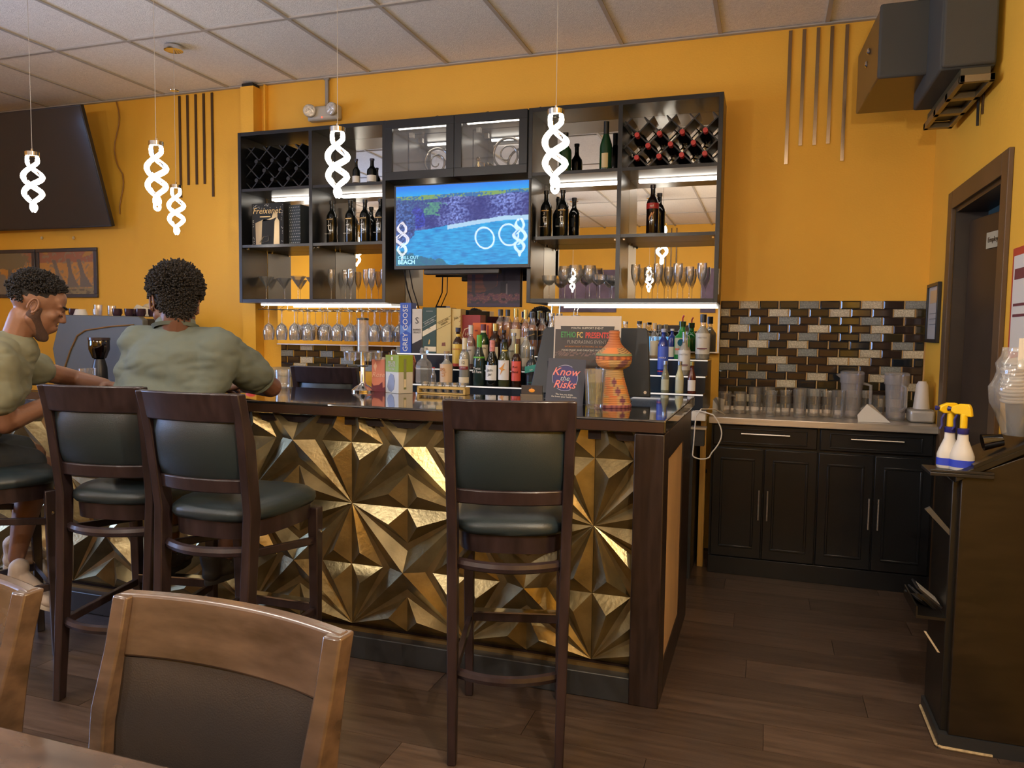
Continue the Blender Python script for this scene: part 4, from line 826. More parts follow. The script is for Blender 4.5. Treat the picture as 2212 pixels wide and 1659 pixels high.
for i,(x,y) in enumerate(((.25,.6),(-3.1,.9))):  # added panels that carry the unseen ceiling fill lights
    t=thing('added_fill_panel','fill light panel added at the ceiling out of view, %s one'%('right','left')[i],'ceiling light',(x,y,3.2)); MB().box(-.5,.5,-.2,.2,.005,.03).build('frame',GRID,t); MB().box(-.45,.45,-.16,.16,.0,.006).build('diffuser',C('diffuser glow',(.8,.8,.75),.5,emit=(1,.85,.65),es=1.2),t)
# ================================================================ WALL THINGS
STP=C('bronze mirror strip',(.36,.27,.18),.18,metal=.9)
STD=C('dark bronze strip',(.10,.06,.03),.3,metal=.5)
for i,x in enumerate((-4.49,-4.413,-4.333,-4.256,-4.176)):
    zb=(2.42,2.516,2.516,2.516,2.414)[i]; tag(MB().box(x-.010,x+.010,4.992,4.9995,zb,3.215).build('metal_strip',STD,None,0),'dark metal wall strip %s in the group left of the shelves'%od(i,5),'wall strip','dark metal strips left of the shelves')
for i,x in enumerate((.073,.151,.230,.306,.388)):
    zb=(2.423,2.529,2.527,2.53,2.424)[i]; s=tag(MB().box(x-.010,x+.010,4.990,4.9995,zb,3.215).build('metal_strip',STP,None,0),'shiny metal wall strip %s beside the corner speaker'%od(i,5),'wall strip','shiny metal strips by the speaker')
tag(MB().box(WX-.008,WX-.0005,3.95,3.965,2.38,2.75).build('metal_strip',STD,None,0),'single dark strip on the right wall under the speaker','wall strip')
el=thing('emergency_light','pale emergency light with two round lamps over the left shelves','emergency light',(-3.145,4.995,2.965))
EP=C('pale grey plastic',(.50,.47,.40),.4)
MB().rings([[(a*(.13-q),-.0-y,b*(.052-q)) for a,b in ((-1,-1),(1,-1),(1,1),(-1,1))] for y,q in ((0,0),(.05,0),(.066,.012))]).build('housing',EP,el,35,.012)
for s,ry in ((-1,-25),(1,12)):
    hd=MB().lathe([(.0,0),(.030,0),(.045,.02),(.047,.045),(.043,.05)],20,ax='y').build('lamp_head',EP,el,loc=(s*.105,-.055,.012),rot=(R(0),0,R(180-ry*1.0))); MB().lathe([(.043,.046),(.040,.052),(0,.054)],20,ax='y').build('lens',M('faceted lens',(.8,.78,.7),.15,metal=.6,bump=.8,bs=50),hd)
MB().ell((0,0,0),(.006,.004,.006),8).build('red_led',M('red indicator',(.8,.05,.03),.4,emit=(1,.1,.05),es=2),el,loc=(.0,-.067,-.035))
tag(MB().box(-.012,.012,-.02,.0,-.0,.205).box(-.022,.022,-.022,.0,.195,.205).build('conduit',C('grey conduit',(.30,.28,.25),.4),None,0,loc=(-3.135,4.995,3.018)),'grey conduit running from ceiling down to the emergency light','conduit')
lt=thing('large_television','large dark wall television tilted down on the left wall area','television',(-6.60,4.86,2.19),0,rot=(R(17),0,0))
MB().box(0,1.535,0,.035,0,.935).build('screen_housing',BLK,lt,35,.004); MB().box(.008,1.527,-.002,.0,.014,.925).build('dark_screen',C('dark screen glass',(.030,.034,.042),.12),lt); MB().box(.3,1.2,.035,.07,.2,.75).build('rear_housing',BLK,lt,35,.01)
MB().bar((.75,.07,.5),(.75,.26,.55),.1,.1).build('wall_bracket',BLK,lt)
pts=[(-5.12+.03*math.sin(i*.8)+.10*(i/14)**1*(0 if i<9 else .4),4.985,3.22-.065*i) for i in range(15)]; tc_=MB().tube(pts,.005,6).build('power_cord',C('orange painted cord',(.30,.14,.03),.5),None); bpy.context.view_layer.update(); tc_.parent=lt; tc_.matrix_parent_inverse=lt.matrix_world.inverted()
def savanna(kind):
    def f(u,v):
        n=nz(u*5+kind*9,v*5); n2=nz(u*18,v*14,kind)
        c=(.33,.13,.07) if v>.75 else (.50,.24,.06)
        if kind==0:
            for cx,lean,hh in ((.30,-.10,.82),(.52,-.02,.84),(.74,-.08,.82)):
                w=.035+.10*max(0,(.5-v))*2.2
                if abs(u-(cx+lean*(v-.4)*1.4+ .09*(1-v)))<w+.008*n2 and v<hh and v>.16: return (.17,.14,.11)
            if v<.2 and n2>-.1: return (.25,.20,.10)
            if n>.35: return (.42,.22,.05)
        else:
            if math.hypot((u-.55)/.35,(v-.82)/.22)<1+.3*n2: return (.20,.16,.09)
            if abs(u-.55-.1*(v-.5))<.035: return (.15,.13,.10)
            if v<.42+.1*n: return (.21,.19,.15)
            if .2<u<.4 and .55<v<.72: return (.52,.28,.08)
        if v<.12: return (.14,.11,.07)
        return c if n2>-.25 else (.28,.20,.12)
    return f
for i,(x0,k,l) in enumerate(((-6.045,0,'framed picture of giraffes on orange ground, above the seated man'),(-6.74,1,'framed savanna tree picture at the left picture edge'))):
    t=thing('framed_picture',l,'picture',(x0,4.998,1.625),0,'framed animal pictures under the television'); w=.68
    MB().box(0,w,-.02,0,0,.03).box(0,w,-.02,0,.39,.42).box(0,.03,-.02,0,.03,.39).box(w-.035,w,-.02,0,.03,.39).build('frame',C('slate frame',(.05,.045,.05),.35),t,35,.003)
    painted('picture_print',w-.06,.36,80,46,savanna(k),PAINT('printed canvas',.5),t,(.03,-.008,.03))
for x,z in ((-5.98,2.14),(-5.62,2.13)): MB().ell((x,4.99,z),(.01,.012,.015),8).build('wall_hook',C('pale hook',(.6,.5,.3)),wb)
# wall art on the wall behind the viewer (seen in the mirror)
PUR=C('purple grey canvas',(.13,.09,.15),.6,var=.5,vs=3)
for i,(a,b,c,d) in enumerate(((-3.6,-2.55,1.75,2.5),(-1.1,-.85,1.75,2.5))): tag(MB().box(a,b,FY+.001,FY+.03,c,d).build('canvas_print',PUR,None),('wide','narrow')[i]+' purple grey canvas on the wall behind the viewer','picture')
for i in range(5): tag(MB().box(-1.9+.09*i,-1.88+.09*i,FY+.0005,FY+.01,2.35,3.2).build('metal_strip',STP,None,0),'metal strip on the wall behind the viewer, %s'%od(4-i,5),'wall strip','strips on the wall behind the viewer')
# speakers
SPK=C('black speaker cloth',(.055,.056,.052),.75,bump=.4,bs=900); SPB=C('brown speaker box',(.12,.07,.025),.3)
sp=thing('wall_speaker','large black speaker box hung high in the right corner','speaker',(.415,4.0,2.59))
MB().box(.035,.44,0,.03,.0,.34).build('front_grille',SPK,sp,35,.012); 
MB().rings([[(.0+.04,.03,0.01),(.44,.03,0.01),(.44,.03,.335),(.0+.04,.03,.335)],[(.0,.57,-.01),(.41,.57,-.01),(.41,.57,.30),(.0,.57,.30)]]).build('cabinet_box',SPB,sp,35,.006)
for q,z in ((.25,.21),(.32,.17)): MB().lathe([(.014,0),(.018,-.006),(.010,-.012),(0,-.008)],14,ax='x').build('connector_knob',CHROME,sp,loc=(.022,q,z))
MB().bar((.2,.56,.15),(.2,.985,.15),.05,.05).build('wall_bracket',BLK,sp)
sq=thing('wall_speaker','second dark speaker on the right wall with slotted bracket beneath','speaker',(.655,3.70,2.44))
MB().prism([(.0,.55),(.15,.03),(.15,.60),(.0,.60)],0.06,.54,'yz') if 0 else None
MB().box(.0,.21,.0,.62,.07,.68).build('cabinet_box',SPK,sq,35,.01)
MB().box(.004,.206,-.022,.0,.075,.675).build('front_grille',SPK,sq,35,.01)
br=MB()
for a,b in ((0,.03),(.30,.36),(.62,.68),(.95,1.0)): br.box(.07,.20,a*.78-.04,b*.78-.04,.0,.03)
br.box(.07,.09,-.04,.74,.0,.03).box(.18,.20,-.04,.74,.0,.03); br.build('slotted_bracket',C('bronze grey metal',(.20,.16,.10),.35,metal=.6),sq,35,.002)
MB().box(.08,.19,.0,.70,.031,.069).build('bracket_plate',C('dark olive metal',(.06,.05,.025),.5),sq)
MB().tube([(.215,.30,.10),(.218,.3,-.10)],.006,6).build('cable',BLK,sq); MB().bar((.2,.5,.3),(.229,.5,.3),.05,.2).build('wall_plate',BLK,sq)
# ================================================================ COFFEE CORNER
lc=thing('side_worktop','dark side worktop carrying the coffee machine','counter',(-6.2,4.02,0)); MB().box(0,2.35,.03,.93,0,.87).build('body',BLACKM,lc); MB().box(-.01,2.36,0,.97,.87,.91).build('top_slab',C('dark stone top',(.02,.022,.025),.2),lc,35,.003)
cmach=thing('coffee_machine','large grey coffee machine with bronze trim behind the men','coffee machine',(-5.02,4.30,.911))
G1=C('grey metallic panel',(.10,.10,.088),.6)
MB().prism([(.0,.0),(.80,.0),(.80,.52),(.76,.545),(.06,.555),(.02,.53),(-.06,.30)],0,.05,'xz').build('side_panel',G1,cmach,35,.006); MB().box(.0,.78,.05,.52,.05,.53).build('body',C('dark grey metal',(.04,.04,.04),.4,metal=.4),cmach,35,.01)
MB().tube([(.06,-.004,.16),(.12,-.004,.29),(.19,-.004,.40),(.27,-.004,.44),(.50,-.004,.47),(.72,-.004,.485)],.006,6).build('curved_trim',C('bronze trim',(.5,.30,.12),.3,metal=.8),cmach); MB().box(.0,.78,.0,.52,.53,.553).build('cup_rail',STEEL,cmach) if 0 else None
for a in (.05,.7): MB().lathe([(.02,-.0),(.02,.001)],10).build('foot',RUB,cmach,loc=(a,.1,0))
gr=thing('coffee_grinder','small coffee grinder with dark round hopper beside the polo man','grinder',(-4.455,4.14,.911)); MB().lathe([(.05,0),(.055,.01),(.05,.18),(.035,.24)],18).build('motor_base',BLK,gr); MB().lathe([(.03,.24),(.045,.25),(.068,.31),(.068,.385),(.066,.39),(0,.395)],22).build('bean_hopper',GL('smoked plastic',(.10,.06,.05),.08,.12),gr); MB().lathe([(.067,.37),(.072,.375),(.072,.392),(0,.395)],22).build('hopper_lid',C('smoked lid',(.05,.03,.03),.2),gr)
cupm=MB().lathe([(0,0),(.026,0),(.033,.02),(.034,.055),(.0325,.055),(.030,.02),(0,.008)],16).tube([(.032,0,.045),(.046,0,.042),(.046,0,.02),(.031,0,.015)],.004,6).mesh('espresso_cup',C('dark plum glazed cup',(.04,.02,.03),.12))
zc=.911+.548
for i,(x,y) in enumerate(((-5.0,4.42),(-4.555,4.40),(-4.50,4.50),(-4.45,4.41),(-4.335,4.40),(-4.30,4.48))): put(cupm,'espresso_cup','dark glazed espresso cup %s on top of the coffee machine'%od(i,6),'cup',(x,y,zc),'dark espresso cups on the coffee machine')
tag(MB().lathe([(0,.05),(.034,.05),(.036,.046),(.052,0),(.050,0),(.03,.044),(0,.044)],20).build('white_bowl',C('white china',(.7,.66,.58),.25),None,35,loc=(-4.905,4.40,zc)),'white upside down china bowl on the coffee machine','bowl')
for i,(x,y,h) in enumerate(((-4.80,4.46,.085),(-4.745,4.40,.05),(-4.71,4.5,.08))): tag(MB().lathe([(0,0),(.028,0),(.031,h),(.029,h),(.026,.008),(0,.008)],16).build('small_glass',BGLASS,None,35,loc=(x,y,zc)),'small clear glass %s on top of the coffee machine'%od(i,3),'glass','small glasses on the coffee machine')
b=MB(); vs=[];fs=[];nx,ny=18,8
for j in range(ny+1):
    for i in range(nx+1):
        u,v=i/nx,j/ny; e=min(1,4*u,4*(1-u))*min(1,4*v,4*(1-v)); vs.append((u*.42,v*.22,.003+e*(.055+.03*nz(u*5,v*4,3)+.03*math.exp(-((u-.3)/.15)**2))))
fs=[(j*(nx+1)+i,j*(nx+1)+i+1,(j+1)*(nx+1)+i+1,(j+1)*(nx+1)+i) for j in range(ny) for i in range(nx)]
tag(b.add(vs,fs).build('folded_cloth',C('cream cloth',(.62,.54,.38),.9,bump=.3,bs=300),None,60,loc=(-4.70,4.56,zc)),'cream folded cloth lying on top of the coffee machine','cloth')
# ================================================================ ON THE BAR TOP
pos_=thing('point_of_sale_terminal','wide black sales terminal seen from behind the poster','terminal',(-.775,3.50-.12,ZT))
MB().rings([[(-.20,-.02,.0),(.20,-.02,.0),(.20,.09,.0),(-.20,.09,.0)],[(-.17,.0,.03),(.17,.0,.03),(.17,.07,.03),(-.17,.07,.03)],[(-.06,.03,.16),(.06,.03,.16),(.06,.055,.16),(-.06,.055,.16)]]).build('stand_base',BLK,pos_,35,.004)
pm_=MB().prism([(-.285,-.0),(.285,-.0),(.262,.30),(.25,.315),(-.22,.315),(-.235,.30)],-.012,.012,'xz').build('monitor_housing',C('navy black plastic',(.010,.015,.022),.4),pos_,35,.004,loc=(0,.055,.022),rot=(R(-10),0,0))
MB().box(-.24,.24,.0125,.0135,.06,.27).build('lit_screen',M('sky blue screen',(.1,.4,.8),.4,emit=(.12,.5,1),es=1.3),pm_); MB().lathe([(.007,-.014),(.007,-.0125)],12,ax='y').build('round_emblem',STEEL,pm_,loc=(.262,0,.02))
po=thing('event_poster','white event poster with green, yellow and red heading behind card','poster',(-.905,3.27,ZT),R(2))
pb_=MB().box(0,.30,0,.004,0,.385).build('poster_board',C('dull white card',(.50,.47,.44),.5),po,rot=(R(-4),0,0))
def crowd(u,v):
    n=nz(u*20,v*12); n2=nz(u*60,v*50,3)
    if v>.62: return (.05,.045,.05) if not(v<.70 and n2>.1) else (.20,.13,.12)
    if v>.52: return (.06+.1*max(0,n2),.05,.045)
    k=int(u*9); cx=(k+.5)/9+.02*math.sin(k*5); top=.46+.05*math.sin(k*2.3)
    if math.hypot((u-cx)/.035,(v-top)/.05)<1: return (.04,.025,.02)
    if abs(u-cx)<.055 and v<top-.03: return (.50,.40,.05) if k<6 else (.15,.28,.5)
    if v<.12: return (.35,.28,.16)
    return (.05,.045,.04)
painted('poster_print',.285,.315,60,60,crowd,PAINT('printed canvas',.5),pb_,(.006,-.0012,.01))
MB().prism([(.035,.275),(.26,.275),(.272,.34),(.03,.34)],-.0022,-.0013).build('heading_band',C('charcoal print',(.035,.035,.04)),pb_)
for s,sz,x,z,c in (('ETHIO',.036,.066,.300,C('green print',(.05,.28,.08))),('FC',.036,.118,.299,C('yellow heading',(.60,.45,.12))),('PRESENTS',.036,.195,.298,C('red heading',(.60,.05,.04)))): text(s,sz,c,pb_,(x,-.003,z),bold=.0006,sx=.66)
text('FUNDRASING EVENT',.022,C('grey heading',(.3,.28,.27)),pb_,(.15,-.003,.268),sx=.85); text('YOUTH SUPPORT EVENT',.013,WTX,pb_,(.15,-.003,.330)); text('SATURDAY NIGHT AT THE HALL, ALL WELCOME',.009,C('orange figure'  ,(.5,.20,.05)),pb_,(.15,-.003,.248)); text('FOOD MUSIC AND DANCING WITH FRIENDS',.011,WTX,pb_,(.15,-.003,.232))
for x,z,r in ((.012,.30,.03),(.283,.28,.022)):
    MB().prism([(x+r*math.cos(2*PI*k/5+.3),z+r*math.sin(2*PI*k/5+.3)) for k in range(5)],-.0032,-.0024).build('ball_patch',C('charcoal print',(.035,.035,.04)),pb_) if x>.1 else None
kr=thing('risk_card','dark blue tent card with neon style pink lettering','sign card',(-.812,3.12,ZT),R(3))
NV=C('navy card',(.022,.028,.055),.4)
pbk=MB().box(-.082,.082,0,.003,0,.20).build('card_front',NV,kr,rot=(R(-9),R(2),0)); MB().box(-.082,.082,.0,.003,0,.19).build('card_back',NV,kr,loc=(0,.07,0),rot=(R(9),0,0))
PK=C('neon pink print',(.75,.22,.20)); LV=C('lavender print',(.40,.42,.65))
MB().lathe([(.052,-.001),(.052,-.0004),(0,-.0004)],40,ax='y').build('indigo_disc',C('indigo print',(.03,.03,.16)),pbk,loc=(-.003,0,.117))
for a0,a1 in ((60,125),(140,205),(235,300),(-25,35)):
    MB().tube([(-.003+.055*math.cos(R(a0+(a1-a0)*i/14)),-.002,.117+.055*math.sin(R(a0+(a1-a0)*i/14))) for i in range(15)],.0013,5).build('ring_arc',LV,pbk)
text('Know',.047,PK,pbk,(-.003,-.0028,.142),shear=.35,bold=.0004); text('the',.031,C('pale neon print',(.45,.55,.55)),pbk,(-.005,-.0028,.115),shear=.35); text('Risks',.047,PK,pbk,(-.004,-.0028,.088),shear=.35,bold=.0004)
text('The less you drink,',.010,WHITE,pbk,(-.0,-.0028,.046)); text('the lower your health risks.',.010,WHITE,pbk,(-.0,-.0028,.036)); text('alcoholrisks info',.009,WHITE,pbk,(.0,-.0028,.012))
hb=thing('card_holder','clear holder with dark cards and an orange emblem','card holder',(-.962,3.14,ZT),R(2))
MB().box(-.05,.05,0,.02,0,.004).box(-.05,.05,.0,.002,0,.04).box(-.05,.05,.018,.02,0,.07).build('holder',GLASS,hb); cd=MB().box(-.047,.047,.006,.014,.004,.078).build('dark_cards',C('dark brown card',(.04,.03,.027)),hb)
MB().ell((0,.005,.056),(.014,.0008,.008),12).box(-.001,.001,.0045,.0055,.062,.069).build('orange_emblem',C('orange emblem',(.75,.30,.03)),hb)
gw=thing('water_glass','tall straight glass of pale drink before the woven basket','glass',(-.662,3.05,ZT)); MB().lathe([(0,0),(.031,0),(.034,.012),(.044,.162),(.0425,.162),(.033,.02),(0,.018)],24).build('glass_wall',BGLASS,gw); MB().lathe([(0,.019),(.032,.019),(.038,.105),(0,.105)],24).build('pale_drink',GL('pale green liquid',(.80,.85,.68),.02,.04),gw)
# woven basket, coiled
bk_=thing('woven_basket','orange coiled basket with lidded bowl top at the bar end','basket',(-.608,3.16,ZT)); bk_.scale=(.95,.95,1)
def coil(name,prof,colf,rows):
    seg=48; zs_=[p[1] for p in prof]; vs=[];cols=[];n=0
    z0,z1=0,1; pts=[]; tot=0; acc=[0]
    for (a,b),(c,d) in zip(prof,prof[1:]): tot+=math.hypot(c-a,d-b); acc.append(tot)
    N=rows*5
    for i in range(N+1):
        q=tot*i/N; k=max(j for j in range(len(acc)) if acc[j]<=q+1e-9); k=min(k,len(prof)-2); f=(q-acc[k])/(acc[k+1]-acc[k]); r=prof[k][0]+f*(prof[k+1][0]-prof[k][0]); z=prof[k][1]+f*(prof[k+1][1]-prof[k][1])
        dx,dz=prof[k+1][0]-prof[k][0],prof[k+1][1]-prof[k][1]; L=math.hypot(dx,dz); bump=.0022*abs(math.sin(PI*i/5)); pts.append((r+bump*dz/L,z-bump*dx/L,q/tot))
    for r,z,q in pts:
        for j in range(seg):
            a=2*PI*j/seg; vs.append((max(r,.0005)*math.cos(a),max(r,.0005)*math.sin(a),z)); cols+=list(colf(a,q,z))+[1]
    fs=[(i*seg+j,i*seg+(j+1)%seg,(i+1)*seg+(j+1)%seg,(i+1)*seg+j) for i in range(len(pts)-1) for j in range(seg)]
    me=bpy.data.meshes.new(name); me.from_pydata(vs,[],fs); ca=me.color_attributes.new('paint','FLOAT_COLOR','POINT'); ca.data.foreach_set('color',cols); me.materials.append(PAINT('woven grass',.75)); me.shade_smooth(); o=bpy.data.objects.new(name,me); COL.objects.link(o); o.parent=bk_; return o
OR_=(.50,.20,.075); SAND=(.44,.29,.13); PURP=(.16,.05,.09); RD=(.50,.11,.04)
def cbase(a,q,z):
    if z<.012: return PURP if int(a*7)%2 else (.34,.12,.12)
    if z>.125: return SAND
    row=int((z-.012)/.038); k=(a*12/(2*PI)+row*.5)%3; f=(z-.012)/.038%1
    if k<1: return OR_ if (f<.9) else RD
    if k<2: return PURP if abs((k-1)-.5)<.42*(1-abs(f-.5)*2) else SAND
    return SAND if abs(f-.5)>.3 else (.55,.25,.07)
def cbowl(a,q,z):
    if q>.90: return (.20,.24,.13)
    if q>.72: return (.55,.17,.06) if int(a*20)%2 else (.25,.08,.05)
    k=(a*8/(2*PI))%4
    return (.58,.24,.07) if k<2 else ((.18,.08,.10) if abs(k-3-(q-.5))<.35 else SAND)
def clid(a,q,z):
    if q<.08: return (.22,.26,.14)
    if q<.34: return (.60,.22,.07) if (a*6/(2*PI))%2<1 else ((.12,.06,.05) if int(a*16+q*40)%3==0 else SAND)
    return (.47,.18,.075) if int(q*26)%2 else (.38,.13,.055)
s_=.000298
def pr(l): return [(r*s_,(1505-y)/1080*.318) for r,y in l]
coil('basket_stand',pr([(150,1503),(272,1500),(272,1468),(258,1455),(245,1380),(205,1250),(175,1150),(150,1070),(138,1000),(136,960)]),cbase,26); coil('basket_bowl',pr([(136,960),(170,950),(225,920),(252,880),(262,840),(266,800),(262,785),(230,785)]),cbowl,12); coil('basket_lid',pr([(262,778),(266,765),(256,745),(205,705),(150,660),(110,615),(88,570),(74,520),(72,470),(78,440),(74,427),(10,424)]),clid,24)
# bottle-top tower, cartons, tray
to=thing('shot_carousel','clear tower carousel with hanging shot cups on the bar','drink dispenser',(-1.925,3.38,ZT))
MB().lathe([(.058,0),(.058,.008),(.045,.02),(.02,.035),(.012,.05),(.012,.20)],24).build('chrome_base',CHROME,to); MB().lathe([(.028,.20),(.028,.36),(.0265,.36),(.0265,.20)],20).build('clear_tube',PLASTIC,to); MB().lathe([(.0,.372),(.030,.368),(.031,.36),(0,.359)],18).build('black_cap',BLK,to); MB().lathe([(.0,.198),(.10,.198),(.10,.204),(0,.204)],28).build('cup_disc',GLASS,to)
MB().lathe([(.014,.125),(.028,.127),(.028,.131),(.014,.133)],16).build('black_ring',BLK,to)
for k in range(6):
    a=2*PI*k/6+.3; MB().lathe([(.0,-.042),(.016,-.042),(.021,.0),(.0195,0),(.015,-.038),(0,-.038)],14).build('shot_cup',BGLASS,to,loc=(.078*math.cos(a),.078*math.sin(a),.198))
pc=thing('wine_carton','salmon pink bag in box wine carton on the bar','carton',(-1.845,3.40,ZT),R(4)); MB().box(-.040,.032,-.0,.07,0,.162).build('carton_body',C('salmon carton',(.62,.22,.15),.5),pc,35,.0015); MB().prism([(-.040,.0),(.032,.0),(.032,.025),(.02,.02),(.018,.05),(.0,.035),(-.03,.03),(-.04,.045)],-.0012,-.0002).build('pictured_shadow',C('plum print',(.15,.03,.05)),pc); text('Rose',.035,C('peach print',(.75,.45,.33)),pc,(-.004,-.002,.085),shear=.3); MB().box(-.01,.02,.02,.05,.162,.172).build('folded_handle',WHITE,pc); MB().prism([(-.03,.13),(-.018,.15),(-.012,.13),(-.02,.10)],-.0012,-.0002).build('printed_leaf',C('peach print',(.75,.45,.33)),pc)
gc=thing('wine_carton','green and white bag in box wine carton on the bar','carton',(-1.755,3.36,ZT),R(-28)); WC=C('white carton',(.55,.53,.47))
MB().box(-.05,.062,.0,.085,0,.105).build('carton_body',WC,gc,35,.001); MB().box(-.0505,.0625,-.0005,.0855,.105,.188).build('green_upper',C('lime green carton',(.25,.34,.03),.5),gc,35,.001)
text('PELLER',.020,WTX,gc,(.006,-.002,.150)); text('ESTATES',.016,WTX,gc,(.006,-.002,.135)); text('Pinot Grigio',.010,WTX,gc,(.006,-.002,.120)); MB().box(-.002,.014,-.0015,-.0006,.163,.180).build('crest',WTX,gc)
MB().prism([(-.035,.03),(-.02,.08),(-.005,.098),(.02,.09),(.03,.06),(.022,.02),(.0,.005),(-.02,.01)],-.0012,-.0002).build('torn_opening',C('crumpled foil',(.16,.13,.12),.4,metal=.4),gc)
MB().box(.0626,.0634,.03,.045,.02,.17).build('printed_bottle',C('olive print',(.20,.22,.10)),gc); MB().box(.0632,.0636,.031,.044,.03,.07).build('printed_label',CREAM,gc)
for i,(x,y,z0,sc_,l) in enumerate(((-1.79,4.38,Z1,1.0,'tall steel cocktail shaker behind the green carton'),(-1.70,4.0,0,0,''))):
    if i==0:
        t=thing('cocktail_shaker',l,'shaker',(-2.27,4.38,Z1)); MB().lathe([(0,0),(.030,0),(.042,.11),(.042,.13),(.028,.165),(.020,.17)],22).build('shaker_body',CHROME,t); MB().lathe([(.021,.17),(.022,.20),(.016,.208),(0,.21)],18).build('shaker_cap',CHROME,t)
t=thing('cocktail_shaker','copper coloured cocktail shaker beside the steel one','shaker',(-2.155,4.38,Z1)); CP=C('copper metal',(.75,.32,.18),.2,metal=1); MB().lathe([(0,0),(.030,0),(.042,.11),(.042,.13),(.032,.155)],22).build('shaker_body',CP,t); MB().lathe([(.032,.155),(.026,.175),(0,.18)],18).build('shaker_cap',CP,t)
ty=thing('shot_glass_tray','pale wooden flight tray holding six shot glasses on the bar','tray',(-1.635,3.40,ZT),R(-1)); WD=C('pale bamboo',(.52,.36,.12),.5,var=.15,vs=10)
MB().box(0,.26,0,.012,.025,.037).box(0,.26,0,.012,.0,.006).box(0,.26,.048,.06,.025,.037).box(0,.26,.048,.06,0,.006).box(0,.012,0,.06,0,.037).box(.248,.26,0,.06,0,.037).box(.012,.248,.012,.048,.003,.006).build('wooden_frame',WD,ty,35,.0015)
sgm=MB().lathe([(0,0),(.014,0),(.019,.05),(.0175,.05),(.0135,.008),(0,.008)],14).mesh('shot_glass',BGLASS)
for i in range(6): put(sgm,'shot_glass','shot glass %s in the pale wooden tray'%od(i,6),'glass',(-1.605+.04*i,3.43,ZT+.0065),'shot glasses in the wooden tray')
for i,(x,y,l) in enumerate(((-3.30,2.99,'short drinking glass on the bar before the bearded man'),(-2.415,3.40,'short straight glass on the bar behind the elbow'))):
    t=thing('drinking_glass',l,'glass',(x,y,ZT)); MB().lathe([(0,0),(.032,0),(.036,.012),(.040,.095),(.0385,.095),(.035,.02),(0,.018)],20).build('glass_wall',BGLASS,t)
# plate with red food between elbow and body
pl=thing('small_plate','small white plate with red food by the folded arm','plate',(-2.50,3.25,ZT)); MB().lathe([(0,0),(.04,0),(.075,.012),(.077,.014),(.04,.005),(0,.004)],26).build('dish',C('white china',(.7,.66,.58)),pl); MB().ell((.0,0,.022),(.028,.024,.018),12).build('red_garnish',C('tomato red',(.55,.03,.03)),pl)
# ================================================================ HOST STAND (right edge)
HW=C('host stand dark wood',(.016,.010,.005),.35,var=.4,vs=5,stretch=(1,1,5)); HB=C('host stand black edge',(.009,.008,.007),.35)
hs=thing('host_stand','dark wooden host stand filling the lower right corner','host stand',(.60,2.80,0))
MB().prism([(.02,.05),(.275,.05),(.275,1.04),(.02,.92)],0,.025).build('front_panel',HW,hs,35,.003); MB().prism([(.0,.05),(.275,.05),(.275,1.035),(.0,.905)],.026,.29).build('body',HB,hs,35,.003)
MB().prism([(.0,.905),(.278,1.06),(.278,1.08),(.0,.93)],-.01,.30).build('sloping_top',HB,hs,35,.003); MB().prism([(.05,.955),(.278,1.08),(.278,1.095),(.05,.967)],-.012,.02).build('front_ledge',HB,hs)
MB().box(-.01,.28,-.006,.29,0,.05).build('plinth',BLACKM,hs,0); MB().tube([(-.012,.28,.012),(-.012,.0,.010),(.0,-.008,.008),(.12,-.010,.006),(.15,-.009,.0055)],.006,5).build('chipped_edge',C('raw chipboard',(.42,.32,.18),.8,var=.3,vs=80),hs)
MB().box(-.075,.11,-.015,.14,.925,.937).box(-.075,.11,-.015,-.010,.937,.947).build('bottle_tray',BLK,hs,35,.002); MB().prism([(-.075,.80),(.0,.72),(.0,.74),(-.06,.81)],.03,.05).build('bracket_arm',C('grey bracket',(.10,.10,.10),.4,metal=.5),hs)
for i,(dz,ry,l) in enumerate(((.52,-38,'topmost'),(.49,-42,'middle'),(.46,-36,'lowest'))):
    t=thing('menu_folder','black menu folder with pale print, %s in the side rack'%l,'menu',(.515+.008*i,2.86+.03*i,dz),0,'menus in the host stand side rack',rot=(0,R(-ry),R(8*i))); MB().box(0,.10,0,.10,0,.006).build('cover',BLK,t); MB().box(.012,.09,.01,.09,.006,.007).build('pale_print',C('grey print light',(.4,.38,.36)),t); 
MB().box(-.09,.0,.02,.26,.43,.44).box(-.09,-.085,.02,.26,.44,.47).build('side_rack',HB,hs); MB().box(-.05,-.044,.02,.10,.29,.38).build('pale_tag',CREAM,hs,rot=(0,R(30),0)) if 0 else None
MB().prism([(-.062,.385),(-.055,.385),(-.012,.32),(-.019,.32)],.02,.03).build('side_rail',C('pale rail',(.5,.42,.3)),hs)
